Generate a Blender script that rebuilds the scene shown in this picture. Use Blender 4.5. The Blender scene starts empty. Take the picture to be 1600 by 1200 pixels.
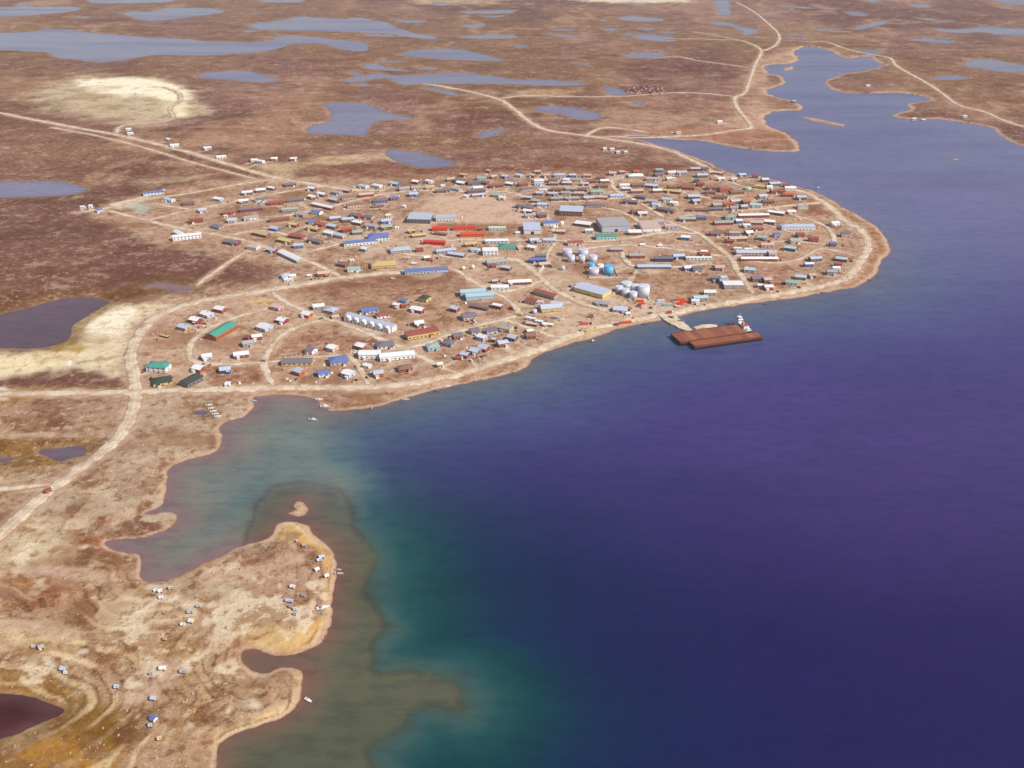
import bpy, bmesh, math, random
import numpy as np
from mathutils import Vector

rng = random.Random(11)
C = bpy.context.scene.collection
SC = bpy.context.scene

# ------------------------------------------------------------------ camera, sky, sun, exposure
CAM_H = 450.0
FPX = 1537.0                       # focal length in pixels of the 1600 px wide photograph
PITCH = math.radians(27.2)
cam_d = bpy.data.cameras.new('camera')
cam = bpy.data.objects.new('camera', cam_d)
C.objects.link(cam)
cam_d.sensor_width = 36.0
cam_d.lens = 36.0 * FPX / 1600.0
cam_d.clip_start = 1.0
cam_d.clip_end = 120000.0
cam.location = (0, 0, CAM_H)
cam.rotation_euler = (math.pi / 2 - PITCH, 0, 0)
SC.camera = cam

SUN_EL = math.radians(43)
SUN_AZ = math.atan2(0.88, -0.47)   # clockwise from +Y: to the right of and behind the camera
sun_vec = Vector((math.sin(SUN_AZ) * math.cos(SUN_EL), math.cos(SUN_AZ) * math.cos(SUN_EL), math.sin(SUN_EL)))
W = bpy.data.worlds.new('World')
SC.world = W
W.use_nodes = True
nt = W.node_tree
for n in list(nt.nodes):
    nt.nodes.remove(n)
sky = nt.nodes.new('ShaderNodeTexSky')
sky.sky_type = 'NISHITA'
sky.sun_disc = False
sky.sun_elevation = SUN_EL
sky.sun_rotation = SUN_AZ
sky.air_density = 1.0
sky.dust_density = 1.5
sky.altitude = 0
bg = nt.nodes.new('ShaderNodeBackground')
bg.inputs['Strength'].default_value = 0.10
wo = nt.nodes.new('ShaderNodeOutputWorld')
nt.links.new(sky.outputs[0], bg.inputs[0])
nt.links.new(bg.outputs[0], wo.inputs[0])

sd = bpy.data.lights.new('sun', 'SUN')
sd.energy = 4.4
sd.angle = math.radians(0.5)
sd.color = (1.0, 0.93, 0.84)
sun = bpy.data.objects.new('sun', sd)
C.objects.link(sun)
sun.location = (900, -600, 900)
sun.rotation_euler = (-sun_vec).to_track_quat('-Z', 'Y').to_euler()

SC.view_settings.view_transform = 'Standard'
SC.view_settings.look = 'None'
SC.view_settings.exposure = 0.0
SC.view_settings.gamma = 1.0
SC.view_settings.use_curve_mapping = False
SC.render.engine = 'CYCLES'
SC.cycles.max_bounces = 6
SC.cycles.diffuse_bounces = 2
SC.cycles.volume_bounces = 0
SC.cycles.use_denoising = True
HAZE_DENSITY = 0.000048

# ------------------------------------------------------------------ pixel -> place on the ground
def ray(x, y):
    a = (np.asarray(x, float) - 800) / FPX
    b = -(np.asarray(y, float) - 600) / FPX
    return a, math.cos(PITCH) + b * math.sin(PITCH), -math.sin(PITCH) + b * math.cos(PITCH)

def gp(x, y, z=0.0):
    dx, dy, dz = ray(x, y)
    t = (z - CAM_H) / dz
    return float(t * dx), float(t * dy)

def gpoly(pts):
    return np.array([gp(x, y) for x, y in pts])

def px_per_m(y):
    dx, dy, dz = ray(800, y)
    return FPX / float(-CAM_H / dz)

def lin(r, g, b):
    f = lambda c: (c / 255 / 12.92) if c <= 10 else ((c / 255 + 0.055) / 1.055) ** 2.4
    return np.array([f(r), f(g), f(b)])

# ------------------------------------------------------------------ noise
def _hash(i, j, s):
    v = np.sin(i * 127.1 + j * 311.7 + s * 74.7) * 43758.5453
    return v - np.floor(v)

def vnoise(x, y, s=0):
    i = np.floor(x); j = np.floor(y)
    u = x - i; v = y - j
    u = u * u * (3 - 2 * u); v = v * v * (3 - 2 * v)
    a = _hash(i, j, s); b = _hash(i + 1, j, s); c = _hash(i, j + 1, s); d = _hash(i + 1, j + 1, s)
    return (a * (1 - u) + b * u) * (1 - v) + (c * (1 - u) + d * u) * v

def fbm(x, y, wl, oct=4, s=0):
    r = 0; amp = 0.5; f = 1.0 / wl
    for k in range(oct):
        r = r + amp * (vnoise(x * f + 17.3 * k, y * f - 9.1 * k, s + k) * 2 - 1)
        amp *= 0.55; f *= 2.05
    return r

def sstep(a, b, x):
    t = np.clip((x - a) / (b - a), 0, 1)
    return t * t * (3 - 2 * t)

# ------------------------------------------------------------------ terrain grid (finer near the camera, coarser far away)
dep = []
yp = 3100.0
while yp > -181:                   # rows from just below the aircraft out to about 25 km
    dep.append(yp)
    if yp > 1300: yp -= 40
    elif yp > 1210: yp -= 12
    elif yp > 650: yp -= 3.0
    elif yp > 300: yp -= 2.2
    elif yp > -20: yp -= 1.5
    elif yp > -150: yp -= 5
    else: yp -= 3
ROWY = np.array([gp(800, v)[1] for v in dep])
us = [-2400 + 60 * k for k in range(int((2400 - 840) / 60))]
us = us + list(np.arange(-840, 840.01, 2.6)) + [-v for v in us[::-1]]
UU = np.array(us) / FPX
def depth_of(Y):
    return Y * math.cos(PITCH) + CAM_H * math.sin(PITCH)
GX = UU[None, :] * depth_of(ROWY)[:, None]
GY = np.repeat(ROWY[:, None], len(UU), 1)
NR, NC = GX.shape
X = GX.ravel(); Y = GY.ravel()

def poly_sdf(P, x, y):
    """+ inside, - outside, metres"""
    d2 = np.full(x.shape, 1e18)
    ins = np.zeros(x.shape, bool)
    n = len(P)
    for k in range(n):
        x0, y0 = P[k]; x1, y1 = P[(k + 1) % n]
        ex, ey = x1 - x0, y1 - y0
        l2 = ex * ex + ey * ey + 1e-9
        t = np.clip(((x - x0) * ex + (y - y0) * ey) / l2, 0, 1)
        d2 = np.minimum(d2, (x - x0 - t * ex) ** 2 + (y - y0 - t * ey) ** 2)
        cond = (y0 > y) != (y1 > y)
        if y1 != y0:
            ins ^= cond & (x < (x1 - x0) * (y - y0) / (y1 - y0) + x0)
    return np.where(ins, 1, -1) * np.sqrt(d2)

def chaikin(P, n=1, closed=True):
    P = [tuple(p) for p in P]
    for _ in range(n):
        Q = []
        m = len(P)
        for k in range(m if closed else m - 1):
            a = P[k]; b = P[(k + 1) % m]
            Q += [(a[0] * .75 + b[0] * .25, a[1] * .75 + b[1] * .25), (a[0] * .25 + b[0] * .75, a[1] * .25 + b[1] * .75)]
        if not closed:
            Q = [P[0]] + Q + [P[-1]]
        P = Q
    return P

LAKE = [(335,1200),(337,1165),(350,1155),(360,1148),(395,1138),(430,1124),(460,1108),(467,1095),(470,1075),(478,1055),(470,1045),
 (455,1042),(435,1044),(415,1052),(400,1053),(388,1045),(375,1030),(375,1018),(385,1013),(405,1014),(412,1020),(430,1024),(455,1024),
 (475,1018),(492,1012),(505,1000),(514,985),(520,960),(523,930),(525,900),(527,880),(520,860),(505,848),(493,835),(480,822),(462,815),
 (440,816),(430,825),(423,838),(405,850),(381,853),(350,870),(320,880),(298,892),(270,905),(240,909),(225,908),(218,895),(222,880),
 (218,867),(195,865),(175,858),(160,848),(185,843),(220,842),(245,832),(262,825),(276,815),(275,803),(255,800),(235,804),(222,802),
 (235,798),(250,790),(259,778),(262,765),(260,748),(264,736),(272,727),(300,716),(335,708),(347,700),(350,685),(342,668),(352,660),
 (375,654),(397,642),(398,630),(394,624),(402,619),(440,618),(480,620),(500,626),(506,634),(518,641),(540,643),(580,638),(640,622),
 (700,603),(760,592),(808,581),(825,572),(828,561),(850,550),(900,535),(930,527),(960,515),(1000,505),(1040,500),(1052,499),(1062,493),
 (1100,485),(1150,477),(1195,471),(1240,465),(1290,457),(1342,449),(1346,443),(1363,436),(1370,424),(1374,410),(1390,396),(1388,384),
 (1378,361),(1360,348),(1343,336),(1310,320),(1275,300),(1240,290),(1200,277),(1150,273),(1131,266),(1117,258),(1082,243),(1050,232),
 (1020,224),(990,217),(975,214),(985,212),(1030,216),(1087,220),(1125,226),(1162,233),(1200,236),(1240,238),(1254,234),(1241,212),
 (1222,205),(1200,197),(1194,188),(1200,178),(1222,173),(1250,172),(1244,160),(1215,153),(1200,146),(1197,140),(1204,136),(1222,130),
 (1225,122),(1215,117),(1198,114),(1196,106),(1205,101),(1225,100),(1250,97),(1247,85),(1250,73),(1270,73),(1295,78),(1307,88),
 (1327,95),(1355,88),(1362,95),(1385,103),(1360,110),(1320,115),(1300,120),(1290,132),(1315,143),(1345,146),(1385,143),(1417,145),
 (1462,155),(1440,159),(1410,162),(1420,172),(1392,178),(1392,183),(1432,189),(1470,186),(1512,192),(1555,200),(1560,210),(1582,225),
 (1600,229),(1660,236),(1760,262),(1900,268),(2150,330),(2500,360),(3300,420),(3300,3000),(700,3000),(420,1900),(380,1500),(345,1300)]

PONDS = [
 [(-60,52),(45,50),(65,45),(110,45),(150,52),(190,55),(230,60),(290,60),(330,65),(400,67),(440,61),(410,58),(480,56),(520,62),(560,65),(583,72),(575,80),(545,80),(520,72),(500,68),(460,68),(430,75),(400,82),(350,85),(290,87),(250,85),(215,90),(180,95),(155,98),(130,93),(90,90),(85,82),(50,80),(-60,74)],
 [(385,38),(440,32),(470,25),(490,27),(540,30),(600,32),(630,50),(690,58),(680,63),(640,58),(615,52),(560,50),(480,48),(440,48),(400,46)],
 [(-60,12),(60,10),(132,12),(110,18),(70,22),(30,26),(-60,25)],
 [(190,18),(250,18),(260,12),(330,12),(362,18),(300,27),(240,34),(215,32),(200,27)],
 [(120,2),(250,-3),(285,3),(160,6)], [(390,-4),(480,-3),(480,3),(420,5)],
 [(620,85),(650,76),(720,76),(760,85),(800,93),(790,97),(740,95),(680,92),(630,87)],
 [(295,115),(330,112),(370,110),(400,116),(435,122),(430,129),(400,129),(370,125),(310,122)],
 [(535,125),(580,115),(600,114),(620,118),(650,116),(700,113),(740,113),(760,118),(800,125),(850,125),(920,130),(910,134),(870,134),(800,130),(750,130),(660,131),(640,133),(620,130),(610,122),(590,124),(560,128),(540,128)],
 [(565,100),(590,98),(595,103),(640,109),(645,113),(610,111),(566,108)], [(640,103),(690,107),(662,110)], [(545,113),(565,112),(568,118),(548,118)],
 [(555,131),(578,131),(575,136),(552,135)], [(660,136),(690,138),(720,147),(712,151),(690,146),(665,141)],
 [(495,162),(560,159),(580,165),(610,177),(650,185),(640,188),(600,187),(578,192),(575,208),(570,212),(500,210),(478,208),(485,195),(515,192),(518,178),(512,168)],
 [(605,233),(615,232),(660,238),(700,250),(718,253),(705,260),(670,263),(650,262),(610,250),(602,242)],
 [(742,212),(765,203),(785,202),(792,205),(772,210),(762,216),(742,215)],
 [(833,166),(880,165),(920,172),(942,178),(940,188),(905,188),(870,178),(835,172)], [(938,136),(960,135),(985,145),(980,151),(945,148)],
 [(985,158),(1010,158),(1006,163),(987,163)], [(965,30),(980,24),(1020,27),(1040,32),(1000,34)],
 [(985,55),(1010,52),(1050,58),(1062,62),(1045,66),(1000,62)], [(977,86),(1000,83),(1040,82),(1032,89),(990,91)],
 [(938,45),(960,43),(972,46),(950,49)], [(1000,43),(1030,44),(1010,48)], [(1010,122),(1040,121),(1047,126),(1015,126)],
 [(1100,116),(1120,115),(1126,119),(1105,120)], [(865,90),(900,87),(906,91),(870,92)], [(850,45),(915,45),(900,49),(860,48)],
 [(840,52),(870,53),(914,58),(890,59)], [(795,71),(838,72),(810,75)], [(1115,-4),(1140,-4),(1140,18),(1130,26),(1120,12)],
 [(1095,33),(1130,33),(1165,42),(1192,48),(1172,56),(1152,54),(1163,48),(1130,40),(1100,37)], [(712,17),(780,15),(817,15),(790,22),(720,21)],
 [(713,40),(760,36),(757,43),(720,43)], [(698,57),(760,53),(815,55),(808,61),(735,61)], [(605,31),(680,32),(645,37)], [(670,4),(712,6),(690,10)],
 [(1320,17),(1355,19),(1359,26),(1325,24)], [(1335,42),(1360,35),(1398,32),(1375,40),(1342,47)], [(1418,6),(1450,6),(1459,11),(1430,13)],
 [(1448,43),(1500,46),(1540,40),(1560,43),(1660,48),(1660,57),(1560,56),(1540,50),(1500,52),(1465,48)], [(1413,61),(1440,60),(1503,64),(1490,69),(1460,67)],
 [(1505,101),(1535,92),(1560,94),(1640,112),(1580,114),(1550,110),(1520,105)], [(1450,122),(1490,118),(1513,121),(1500,124),(1460,125)],
 [(1343,78),(1375,80),(1372,84),(1350,82)], [(1535,-2),(1640,0),(1640,11),(1565,5)], [(1198,18),(1237,20),(1205,23)], [(1562,183),(1587,184),(1575,188)],
 [(1350,-2),(1385,0),(1360,5)], [(740,25),(800,24),(770,28)], [(900,100),(925,99),(918,102)],
 [(-60,285),(60,283),(100,284),(135,293),(138,300),(100,306),(40,308),(-60,310)],
 [(-60,505),(0,492),(65,475),(105,465),(140,465),(175,471),(160,481),(125,500),(107,512),(112,520),(107,532),(80,542),(37,546),(-60,544)],
 [(55,707),(65,701),(92,700),(125,697),(135,700),(131,712),(110,715),(95,721),(80,717)], [(-30,716),(25,716),(20,721),(-30,724)],
 [(222,446),(240,443),(258,442),(280,446),(300,447),(304,452),(292,457),(278,458),(266,452),(250,449),(236,450)],
 [(-60,1080),(0,1086),(45,1088),(70,1098),(97,1108),(100,1112),(82,1122),(50,1135),(25,1150),(-60,1170)],
 [(297,645),(307,641),(327,642),(327,648),(310,650)],
]
def pond_at(x, y):
    return min(range(len(PONDS)), key=lambda k: sum(math.hypot(a - x, b - y) for a, b in PONDS[k]) / len(PONDS[k]))
TINT_BROWN = {pond_at(80, 500): 0.5, pond_at(95, 708): .5, pond_at(5, 719): .5, pond_at(265, 449): .3, pond_at(40, 1115): 1.0, pond_at(312, 645): .3}
MUDDY = pond_at(80, 500), pond_at(265, 449)
for k in range(34):                # thin slivers of water between the far rises
    cx, cy = rng.choice([(rng.uniform(380, 1080), rng.uniform(2, 100)), (rng.uniform(1230, 1600), rng.uniform(2, 60)), (rng.uniform(0, 500), rng.uniform(0, 40))])
    w_ = rng.uniform(8, 30); h_ = rng.uniform(.9, 1.9)
    PONDS.append([(cx + w_ * math.cos(a) * rng.uniform(.6, 1.3), cy + (h_ * math.sin(a) + .06 * w_ * math.cos(a)) * rng.uniform(.6, 1.3)) for a in np.arange(0, 6.28, .62)])
# more ponds of the same kind beyond the edges of the photograph
for k in range(46):
    if k < 22: cx, cy = rng.uniform(-1200, 2900), rng.uniform(-120, -20)
    elif k < 34: cx, cy = rng.uniform(-700, -120), rng.uniform(0, 420)
    else: cx, cy = rng.uniform(1750, 2500), rng.uniform(0, 200)
    w_ = rng.uniform(20, 70); h_ = w_ * rng.uniform(.08, .14)
    PONDS.append([(cx + w_ * math.cos(a) * rng.uniform(.7, 1.2), cy + h_ * math.sin(a) * rng.uniform(.7, 1.2)) for a in np.arange(0, 6.28, .62)])

SHELF = [(300,1400),(590,1400),(577,1200),(575,1175),(605,1152),(627,1135),(635,1110),(655,1102),(715,1105),(722,1085),(712,1067),(680,1055),
 (642,1052),(592,1051),(580,1042),(582,1030),(587,1002),(610,982),(590,952),(572,925),(580,897),(590,870),(575,850),(555,830),(555,800),
 (535,765),(500,755),(470,750),(425,760),(400,787),(385,840),(300,1000)]
INLET = [(120,935),(120,780),(190,680),(330,630),(390,600),(480,600),(515,640),(535,700),(540,755),(540,780),(500,752),(430,760),(400,787),(395,860),(320,935),(200,945)]

s_all = np.full(X.shape, -400.0)
pid = np.full(X.shape, -1, int)
wob = (fbm(X, Y, 30, 4, 3) * 4.0 + fbm(X, Y, 9, 2, 8) * 1.2) * np.clip(depth_of(Y) / 1100, .45, 6)
wob = wob + fbm(X, Y, 13, 3, 71) * 2.2 * sstep(1500, 900, Y) + fbm(X, Y * .7, 170, 4, 73) * 26 * sstep(1400, 2600, Y)
lake_p = np.array(chaikin(gpoly(LAKE), 1))
s_lake = poly_sdf(lake_p, X, Y)
s_all = s_lake + wob; pid[:] = 0
for k, P in enumerate(PONDS):
    G = np.array(chaikin(gpoly(P), 1))
    m = 260
    sel = np.where((X > G[:, 0].min() - m) & (X < G[:, 0].max() + m) & (Y > G[:, 1].min() - m) & (Y < G[:, 1].max() + m))[0]
    if not len(sel): continue
    s = poly_sdf(G, X[sel], Y[sel]) + wob[sel] * .8
    b = s > s_all[sel]
    s_all[sel[b]] = s[b]; pid[sel[b]] = k + 1
# the little crescent islet, the thin bar in the channel and three low rocks
for P in ([(447,803),(462,797),(459,789),(465,783),(474,785),(481,795),(478,804),(466,807)], [(1242,180),(1275,185),(1322,195),(1318,198),(1270,189)],
          [(1486,248),(1498,248),(1496,251)], [(1224,107),(1240,103),(1238,109),(1228,111)]):
    G = gpoly(P)
    s = poly_sdf(G, X, Y) * 1.0 + wob * .3
    s_all = np.minimum(s_all, -s)

TOWN = [(215,470),(300,455),(420,445),(440,420),(300,395),(255,385),(130,335),(225,300),(330,285),(440,272),(560,282),(660,275),(850,268),(1000,268),
 (1080,262),(1130,268),(1200,280),(1275,303),(1340,338),(1385,375),(1385,400),(1365,430),(1330,448),(1200,468),(1060,490),(950,515),(850,545),(800,580),
 (700,600),(560,640),(505,632),(400,615),(230,612),(213,560)]
s_town = poly_sdf(gpoly(TOWN), X, Y)
land = -s_all
flat = sstep(-160, 30, s_town)
hill = (fbm(X, Y, 620, 4, 21) * 7 + fbm(X, Y, 130, 3, 5) * 1.6 + 3.0) * sstep(10, 200, land) * (1 - flat)
hill = np.maximum(hill, 0) * np.where(Y < 900, .55, 1)
Z = np.where(land > 0, np.minimum(land * .11, 1.8) + hill, np.maximum(land * .09, -6))
ZG = Z.reshape(NR, NC)

def ground_z(x, y):
    r = np.interp(y, ROWY, np.arange(NR))
    c = np.interp(x / depth_of(y), UU, np.arange(NC))
    i = int(min(max(r, 0), NR - 2)); j = int(min(max(c, 0), NC - 2))
    u = r - i; v = c - j
    return float((ZG[i, j] * (1 - v) + ZG[i, j + 1] * v) * (1 - u) + (ZG[i + 1, j] * (1 - v) + ZG[i + 1, j + 1] * v) * u)

# ------------------------------------------------------------------ roads (centre lines in photograph pixels, width in metres)
ROADS = [
 ('causeway_road', 13, [(-60,890),(0,838),(40,800),(80,765),(120,736),(160,706),(186,684),(204,655),(213,625),(211,590),(204,562),(207,540),(225,512),(255,488),(300,473),(350,464),(400,457),(440,450),(480,443),(530,434),(560,431),(620,425),(700,419)]),
 ('shore_road', 11, [(-60,617),(0,617),(100,615),(213,613),(300,610),(400,607),(440,605),(500,605),(560,607),(620,603),(680,593),(720,584),(770,570),(820,552),(870,535),(905,520),(950,506),(1000,497),(1040,490),(1090,480),(1150,470),(1200,462),(1240,455),(1290,446),(1320,437),(1335,424),(1345,408),(1356,391),(1357,375),(1344,358),(1316,343),(1305,330),(1285,315),(1265,303),(1245,297),(1215,292)]),
 ('street', 7, [(425,456),(440,470),(480,488),(502,498),(525,501),(560,515),(600,532),(640,548),(690,574),(716,584)]),
 ('street', 6.5, [(438,475),(400,487),(360,498),(330,510),(302,530),(293,550),(300,566),(340,570),(400,567),(440,563)]),
 ('street', 7, [(505,500),(470,508),(442,521),(421,545),(411,565),(415,582),(428,604)]),
 ('street', 6, [(411,566),(440,564),(500,557),(545,555),(558,568),(577,604)]),
 ('street', 6.5, [(610,547),(660,540),(700,523),(740,511),(775,501),(792,500),(830,514),(870,527),(893,528)]),
 ('street', 6.5, [(700,419),(712,421),(740,441),(765,454),(785,463),(802,476),(814,490),(782,501)]),
 ('street', 8, [(765,456),(800,455),(840,442),(850,438)]),
 ('street', 9, [(740,407),(790,403),(808,406),(825,417),(842,430),(856,445),(875,458),(905,473),(945,485),(985,494)]),
 ('street', 6, [(120,333),(165,326),(230,311),(300,302),(370,288),(435,279)]),
 ('airport_road', 11, [(-60,168),(0,180),(60,193),(130,207),(200,220),(270,237),(330,252),(400,270),(435,279),(500,290),(545,297),(600,298)]),
 ('track', 5, [(80,203),(200,229),(300,258),(340,266),(405,281)]),
 ('street', 7, [(165,328),(230,345),(300,361),(350,369),(400,380),(432,394),(470,404),(502,416),(532,433)]),
 ('street', 6, [(230,345),(290,329),(340,321),(400,308),(460,297),(505,291)]), ('street', 5, [(240,318),(280,325),(305,328)]),
 ('street', 6, [(480,394),(530,381),(565,371),(590,380)]), ('street', 6, [(515,323),(560,312),(600,302),(680,296),(740,300)]),
 ('street', 6, [(300,361),(350,352),(420,343),(480,330),(520,322)]), ('street', 6, [(350,369),(410,358),(470,372),(530,381)]),
 ('street', 7, [(600,385),(640,400),(700,400),(740,407)]), ('street', 7, [(640,392),(690,375),(760,375),(830,376),(870,376)]),
 ('street', 6, [(660,292),(720,301),(800,298),(840,320),(860,345),(870,376),(856,395),(842,430)]),
 ('north_road', 10, [(660,130),(720,140),(780,155),(800,168),(830,195),(860,207),(915,213),(960,219),(1010,226),(1050,236),(1080,250),(1105,262),(1115,272),(1130,282)]),
 ('track', 6, [(915,213),(935,201),(960,200),(1010,207)]), ('track', 6, [(990,150),(900,153),(820,150),(780,155)]),
 ('north_road', 8, [(940,214),(1040,214),(1100,212),(1170,203),(1175,198),(1160,180),(1148,165),(1147,152),(1163,149),(1170,130),(1175,115),(1180,100),(1192,81),(1180,73),(1160,66),(1120,57),(1080,50)]),
 ('track', 6, [(1147,152),(1100,149),(1040,146),(980,150)]), ('track', 7, [(1192,81),(1214,72),(1220,55),(1200,38),(1180,20),(1150,4)]),
 ('track', 6, [(1170,106),(1130,101),(1090,97),(1060,88),(1020,91)]), ('track', 6, [(1160,66),(1100,62),(1040,60)]),
 ('east_track', 8, [(1252,66),(1290,65),(1320,77),(1360,86),(1393,90),(1397,103),(1430,120),(1455,135),(1480,152),(1497,167),(1540,175),(1570,190),(1610,202),(1700,222)]),
 ('hill_track', 7, [(183,215),(186,203),(210,198),(250,196),(275,188),(262,172),(285,160),(280,148),(255,140)]),
 ('street', 7, [(1290,316),(1245,320),(1200,326),(1150,330)]), ('street', 6, [(1200,322),(1250,340),(1285,350),(1303,366),(1304,385)]),
 ('street', 6, [(1141,404),(1200,412),(1240,410),(1265,398),(1278,388),(1305,392),(1340,402)]), ('street', 7, [(1040,345),(1095,366),(1118,385),(1133,395),(1143,405),(1152,423),(1167,444),(1178,461)]),
 ('street', 7, [(955,280),(958,297),(985,308),(1015,326),(1040,342)]), ('street', 6, [(860,316),(900,314),(960,311),(985,308)]),
 ('street', 6, [(940,325),(962,328),(992,341),(1000,350)]), ('street', 8, [(870,376),(930,379),(990,372),(1040,362),(1095,366)]),
 ('street', 7, [(900,392),(940,385),(990,383),(1060,390),(1140,403)]), ('street', 6, [(970,388),(975,405),(990,420),(1060,418),(1110,412)]),
 ('street', 5, [(860,283),(900,283),(955,283)]), ('street', 5, [(860,292),(905,292),(958,293)]), ('street', 5, [(865,303),(910,302),(965,300)]),
 ('street', 5, [(1130,282),(1160,292),(1200,300),(1245,297)]), ('street', 5, [(1060,300),(1100,310),(1150,312),(1180,320)]), ('street', 5, [(1040,342),(1090,335),(1140,340),(1200,352),(1240,365)]),
 ('street', 5, [(1143,405),(1180,385),(1230,375),(1300,385)]), ('track', 4, [(-60,665),(0,684),(40,680),(90,678)]), ('track', 6, [(-60,768),(0,766),(50,761),(84,757)]),
 ('track', 4, [(205,1085),(240,1075),(280,1050),(270,1032)]), ('track', 4, [(130,890),(170,908),(200,935)]), ('track', 4, [(0,975),(60,985),(115,992)]), ('track', 4, [(320,905),(380,893),(420,880),(470,870)]),
 ('track', 4, [(-40,890),(30,886),(60,892),(120,893)]), ('track', 6, [(305,447),(330,430),(355,412),(385,393)]),
]
roads_g = []
for nm, w_, pts in ROADS:
    P = np.array(chaikin([gp(x, y, 1.8) for x, y in pts], 2, closed=False))
    seg = np.hypot(*np.diff(P, axis=0).T)
    acc = np.concatenate([[0], np.cumsum(seg)])
    t = np.arange(0, acc[-1], 5.0)
    roads_g.append((nm, w_, np.stack([np.interp(t, acc, P[:, 0]), np.interp(t, acc, P[:, 1])], 1)))

d_road = np.full(X.shape, 99.0)
for nm, w_, P in roads_g:
    for k in range(0, len(P) - 1, 3):
        a = P[k]; b = P[min(k + 3, len(P) - 1)]
        i0, i1 = np.searchsorted(ROWY, [min(a[1], b[1]) - 40, max(a[1], b[1]) + 40])
        if i1 <= i0: continue
        sl = slice(i0 * NC, i1 * NC)
        xx = X[sl]; yy = Y[sl]
        q = np.where((xx > min(a[0], b[0]) - 40) & (xx < max(a[0], b[0]) + 40))[0]
        if not len(q): continue
        e = b - a
        t = np.clip(((xx[q] - a[0]) * e[0] + (yy[q] - a[1]) * e[1]) / (e @ e + 1e-6), 0, 1)
        dd = np.hypot(xx[q] - a[0] - t * e[0], yy[q] - a[1] - t * e[1]) - w_ / 2
        idx = q + i0 * NC
        d_road[idx] = np.minimum(d_road[idx], dd)

# ------------------------------------------------------------------ ground cover colours
TUN = lin(136, 92, 72)
n1 = fbm(X, Y, 300, 4, 31); n2 = fbm(X, Y, 60, 4, 41); n3 = fbm(X, Y, 14, 3, 51)
base = np.repeat(TUN[None], len(X), 0)
mott = np.full(X.shape, 1.0)
def paint(w, col, mo=None):
    global base, mott
    w = np.clip(w, 0, 1)
    base = base * (1 - w[:, None]) + np.asarray(col)[None] * w[:, None]
    if mo is not None: mott = mott * (1 - w) + mo * w
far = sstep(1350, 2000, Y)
paint(sstep(-.1, .5, n1) * .55, lin(114, 70, 50))
paint(sstep(.15, .6, -n1) * .7, lin(158, 118, 98))
paint(sstep(.22, .55, n2 + n1 * .4) * .45, lin(176, 138, 114))
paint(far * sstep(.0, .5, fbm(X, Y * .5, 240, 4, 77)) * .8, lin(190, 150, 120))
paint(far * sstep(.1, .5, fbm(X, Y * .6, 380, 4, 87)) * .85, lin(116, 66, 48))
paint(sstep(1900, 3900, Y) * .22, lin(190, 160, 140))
bp1 = fbm(X, Y * .45, 700, 4, 141); bp2 = fbm(X, Y * .45, 420, 4, 151)
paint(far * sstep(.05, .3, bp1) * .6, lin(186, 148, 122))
paint(far * sstep(.08, .3, bp2) * .7, lin(112, 64, 46))
paint(far * sstep(.1, .35, -bp1 - bp2 * .5) * .5, lin(150, 112, 60))
rg = 1 - np.abs(fbm(X, Y * .8, 520, 5, 97)) * 2.2
paint(sstep(1300, 1700, Y) * sstep(.86, .98, rg + n2 * .06) * .55, lin(200, 162, 130))
rg2 = 1 - np.abs(fbm(X * .7, Y, 330, 5, 107)) * 2.2
paint(sstep(.88, .99, rg2 + n2 * .08) * .5, lin(104, 62, 44))
mott = mott * (1 - .15 * sstep(1500, 2600, Y))
base = base * np.array([.82, .76, .75])[None]
def zone(P, col, soft=18, wgt=1.0, mo=None, nz=.8):
    G = gpoly(P)
    m = soft * 3
    sel = np.where((X > G[:, 0].min() - m) & (X < G[:, 0].max() + m) & (Y > G[:, 1].min() - m) & (Y < G[:, 1].max() + m))[0]
    if not len(sel): return
    s = poly_sdf(G, X[sel], Y[sel])
    w = np.zeros(X.shape)
    w[sel] = sstep(-soft, soft, s + soft * nz * (n2[sel] * 1.6 + n3[sel] * .9)) * wgt
    paint(w, col, mo)
# brown tundra left of the town, paler lower left foreground
zone([(-100,310),(140,300),(420,400),(430,445),(250,480),(120,460),(-100,480)], lin(118, 76, 58), 50, .8)
zone([(-100,460),(180,455),(330,440),(300,470),(210,480),(160,490),(-100,520)], lin(124, 82, 34), 25, .75)
zone([(-100,620),(215,612),(215,640),(190,690),(130,740),(0,850),(-100,900)], lin(174, 140, 112), 30, .9, 1.25)
zone([(215,612),(395,618),(400,640),(350,670),(350,700),(270,730),(260,790),(120,805),(60,800),(190,690)], lin(184, 156, 130), 20, .95, 1.25)
zone([(-100,850),(60,800),(150,840),(225,870),(235,910),(330,890),(430,830),(480,820),(528,890),(510,1000),(470,1060),(470,1110),(340,1170),(330,1300),(-200,1300)], lin(176, 142, 108), 18, .95, 1.3)
zone([(-100,690),(30,685),(140,690),(150,715),(100,730),(-100,735)], lin(148, 108, 30), 14, .85)
zone([(60,620),(100,640),(110,690),(60,690),(30,650)], lin(135, 90, 60), 12, .7)
zone([(110,800),(180,798),(240,800),(180,824),(140,826),(130,838),(200,845),(180,868),(120,860),(108,830)], lin(160, 92, 56), 6, .85)
zone([(0,740),(60,760),(0,800),(-60,800)], lin(205, 180, 140), 12, .7)
zone([(30,800),(110,790),(110,860),(70,890),(0,880),(0,850)], lin(212, 194, 160), 12, .7)
zone([(0,900),(100,895),(140,915),(110,950),(0,950)], lin(172, 112, 76), 14, .7)
zone([(22,912),(52,912),(52,921),(24,921)], lin(215, 165, 105), 4, .9)
zone([(300,890),(350,875),(360,905),(320,912)], lin(172, 98, 56), 5, .8)
zone([(370,865),(480,850),(510,890),(480,950),(380,960),(300,940),(230,930),(300,900)], lin(176, 138, 112), 14, .8)
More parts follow.
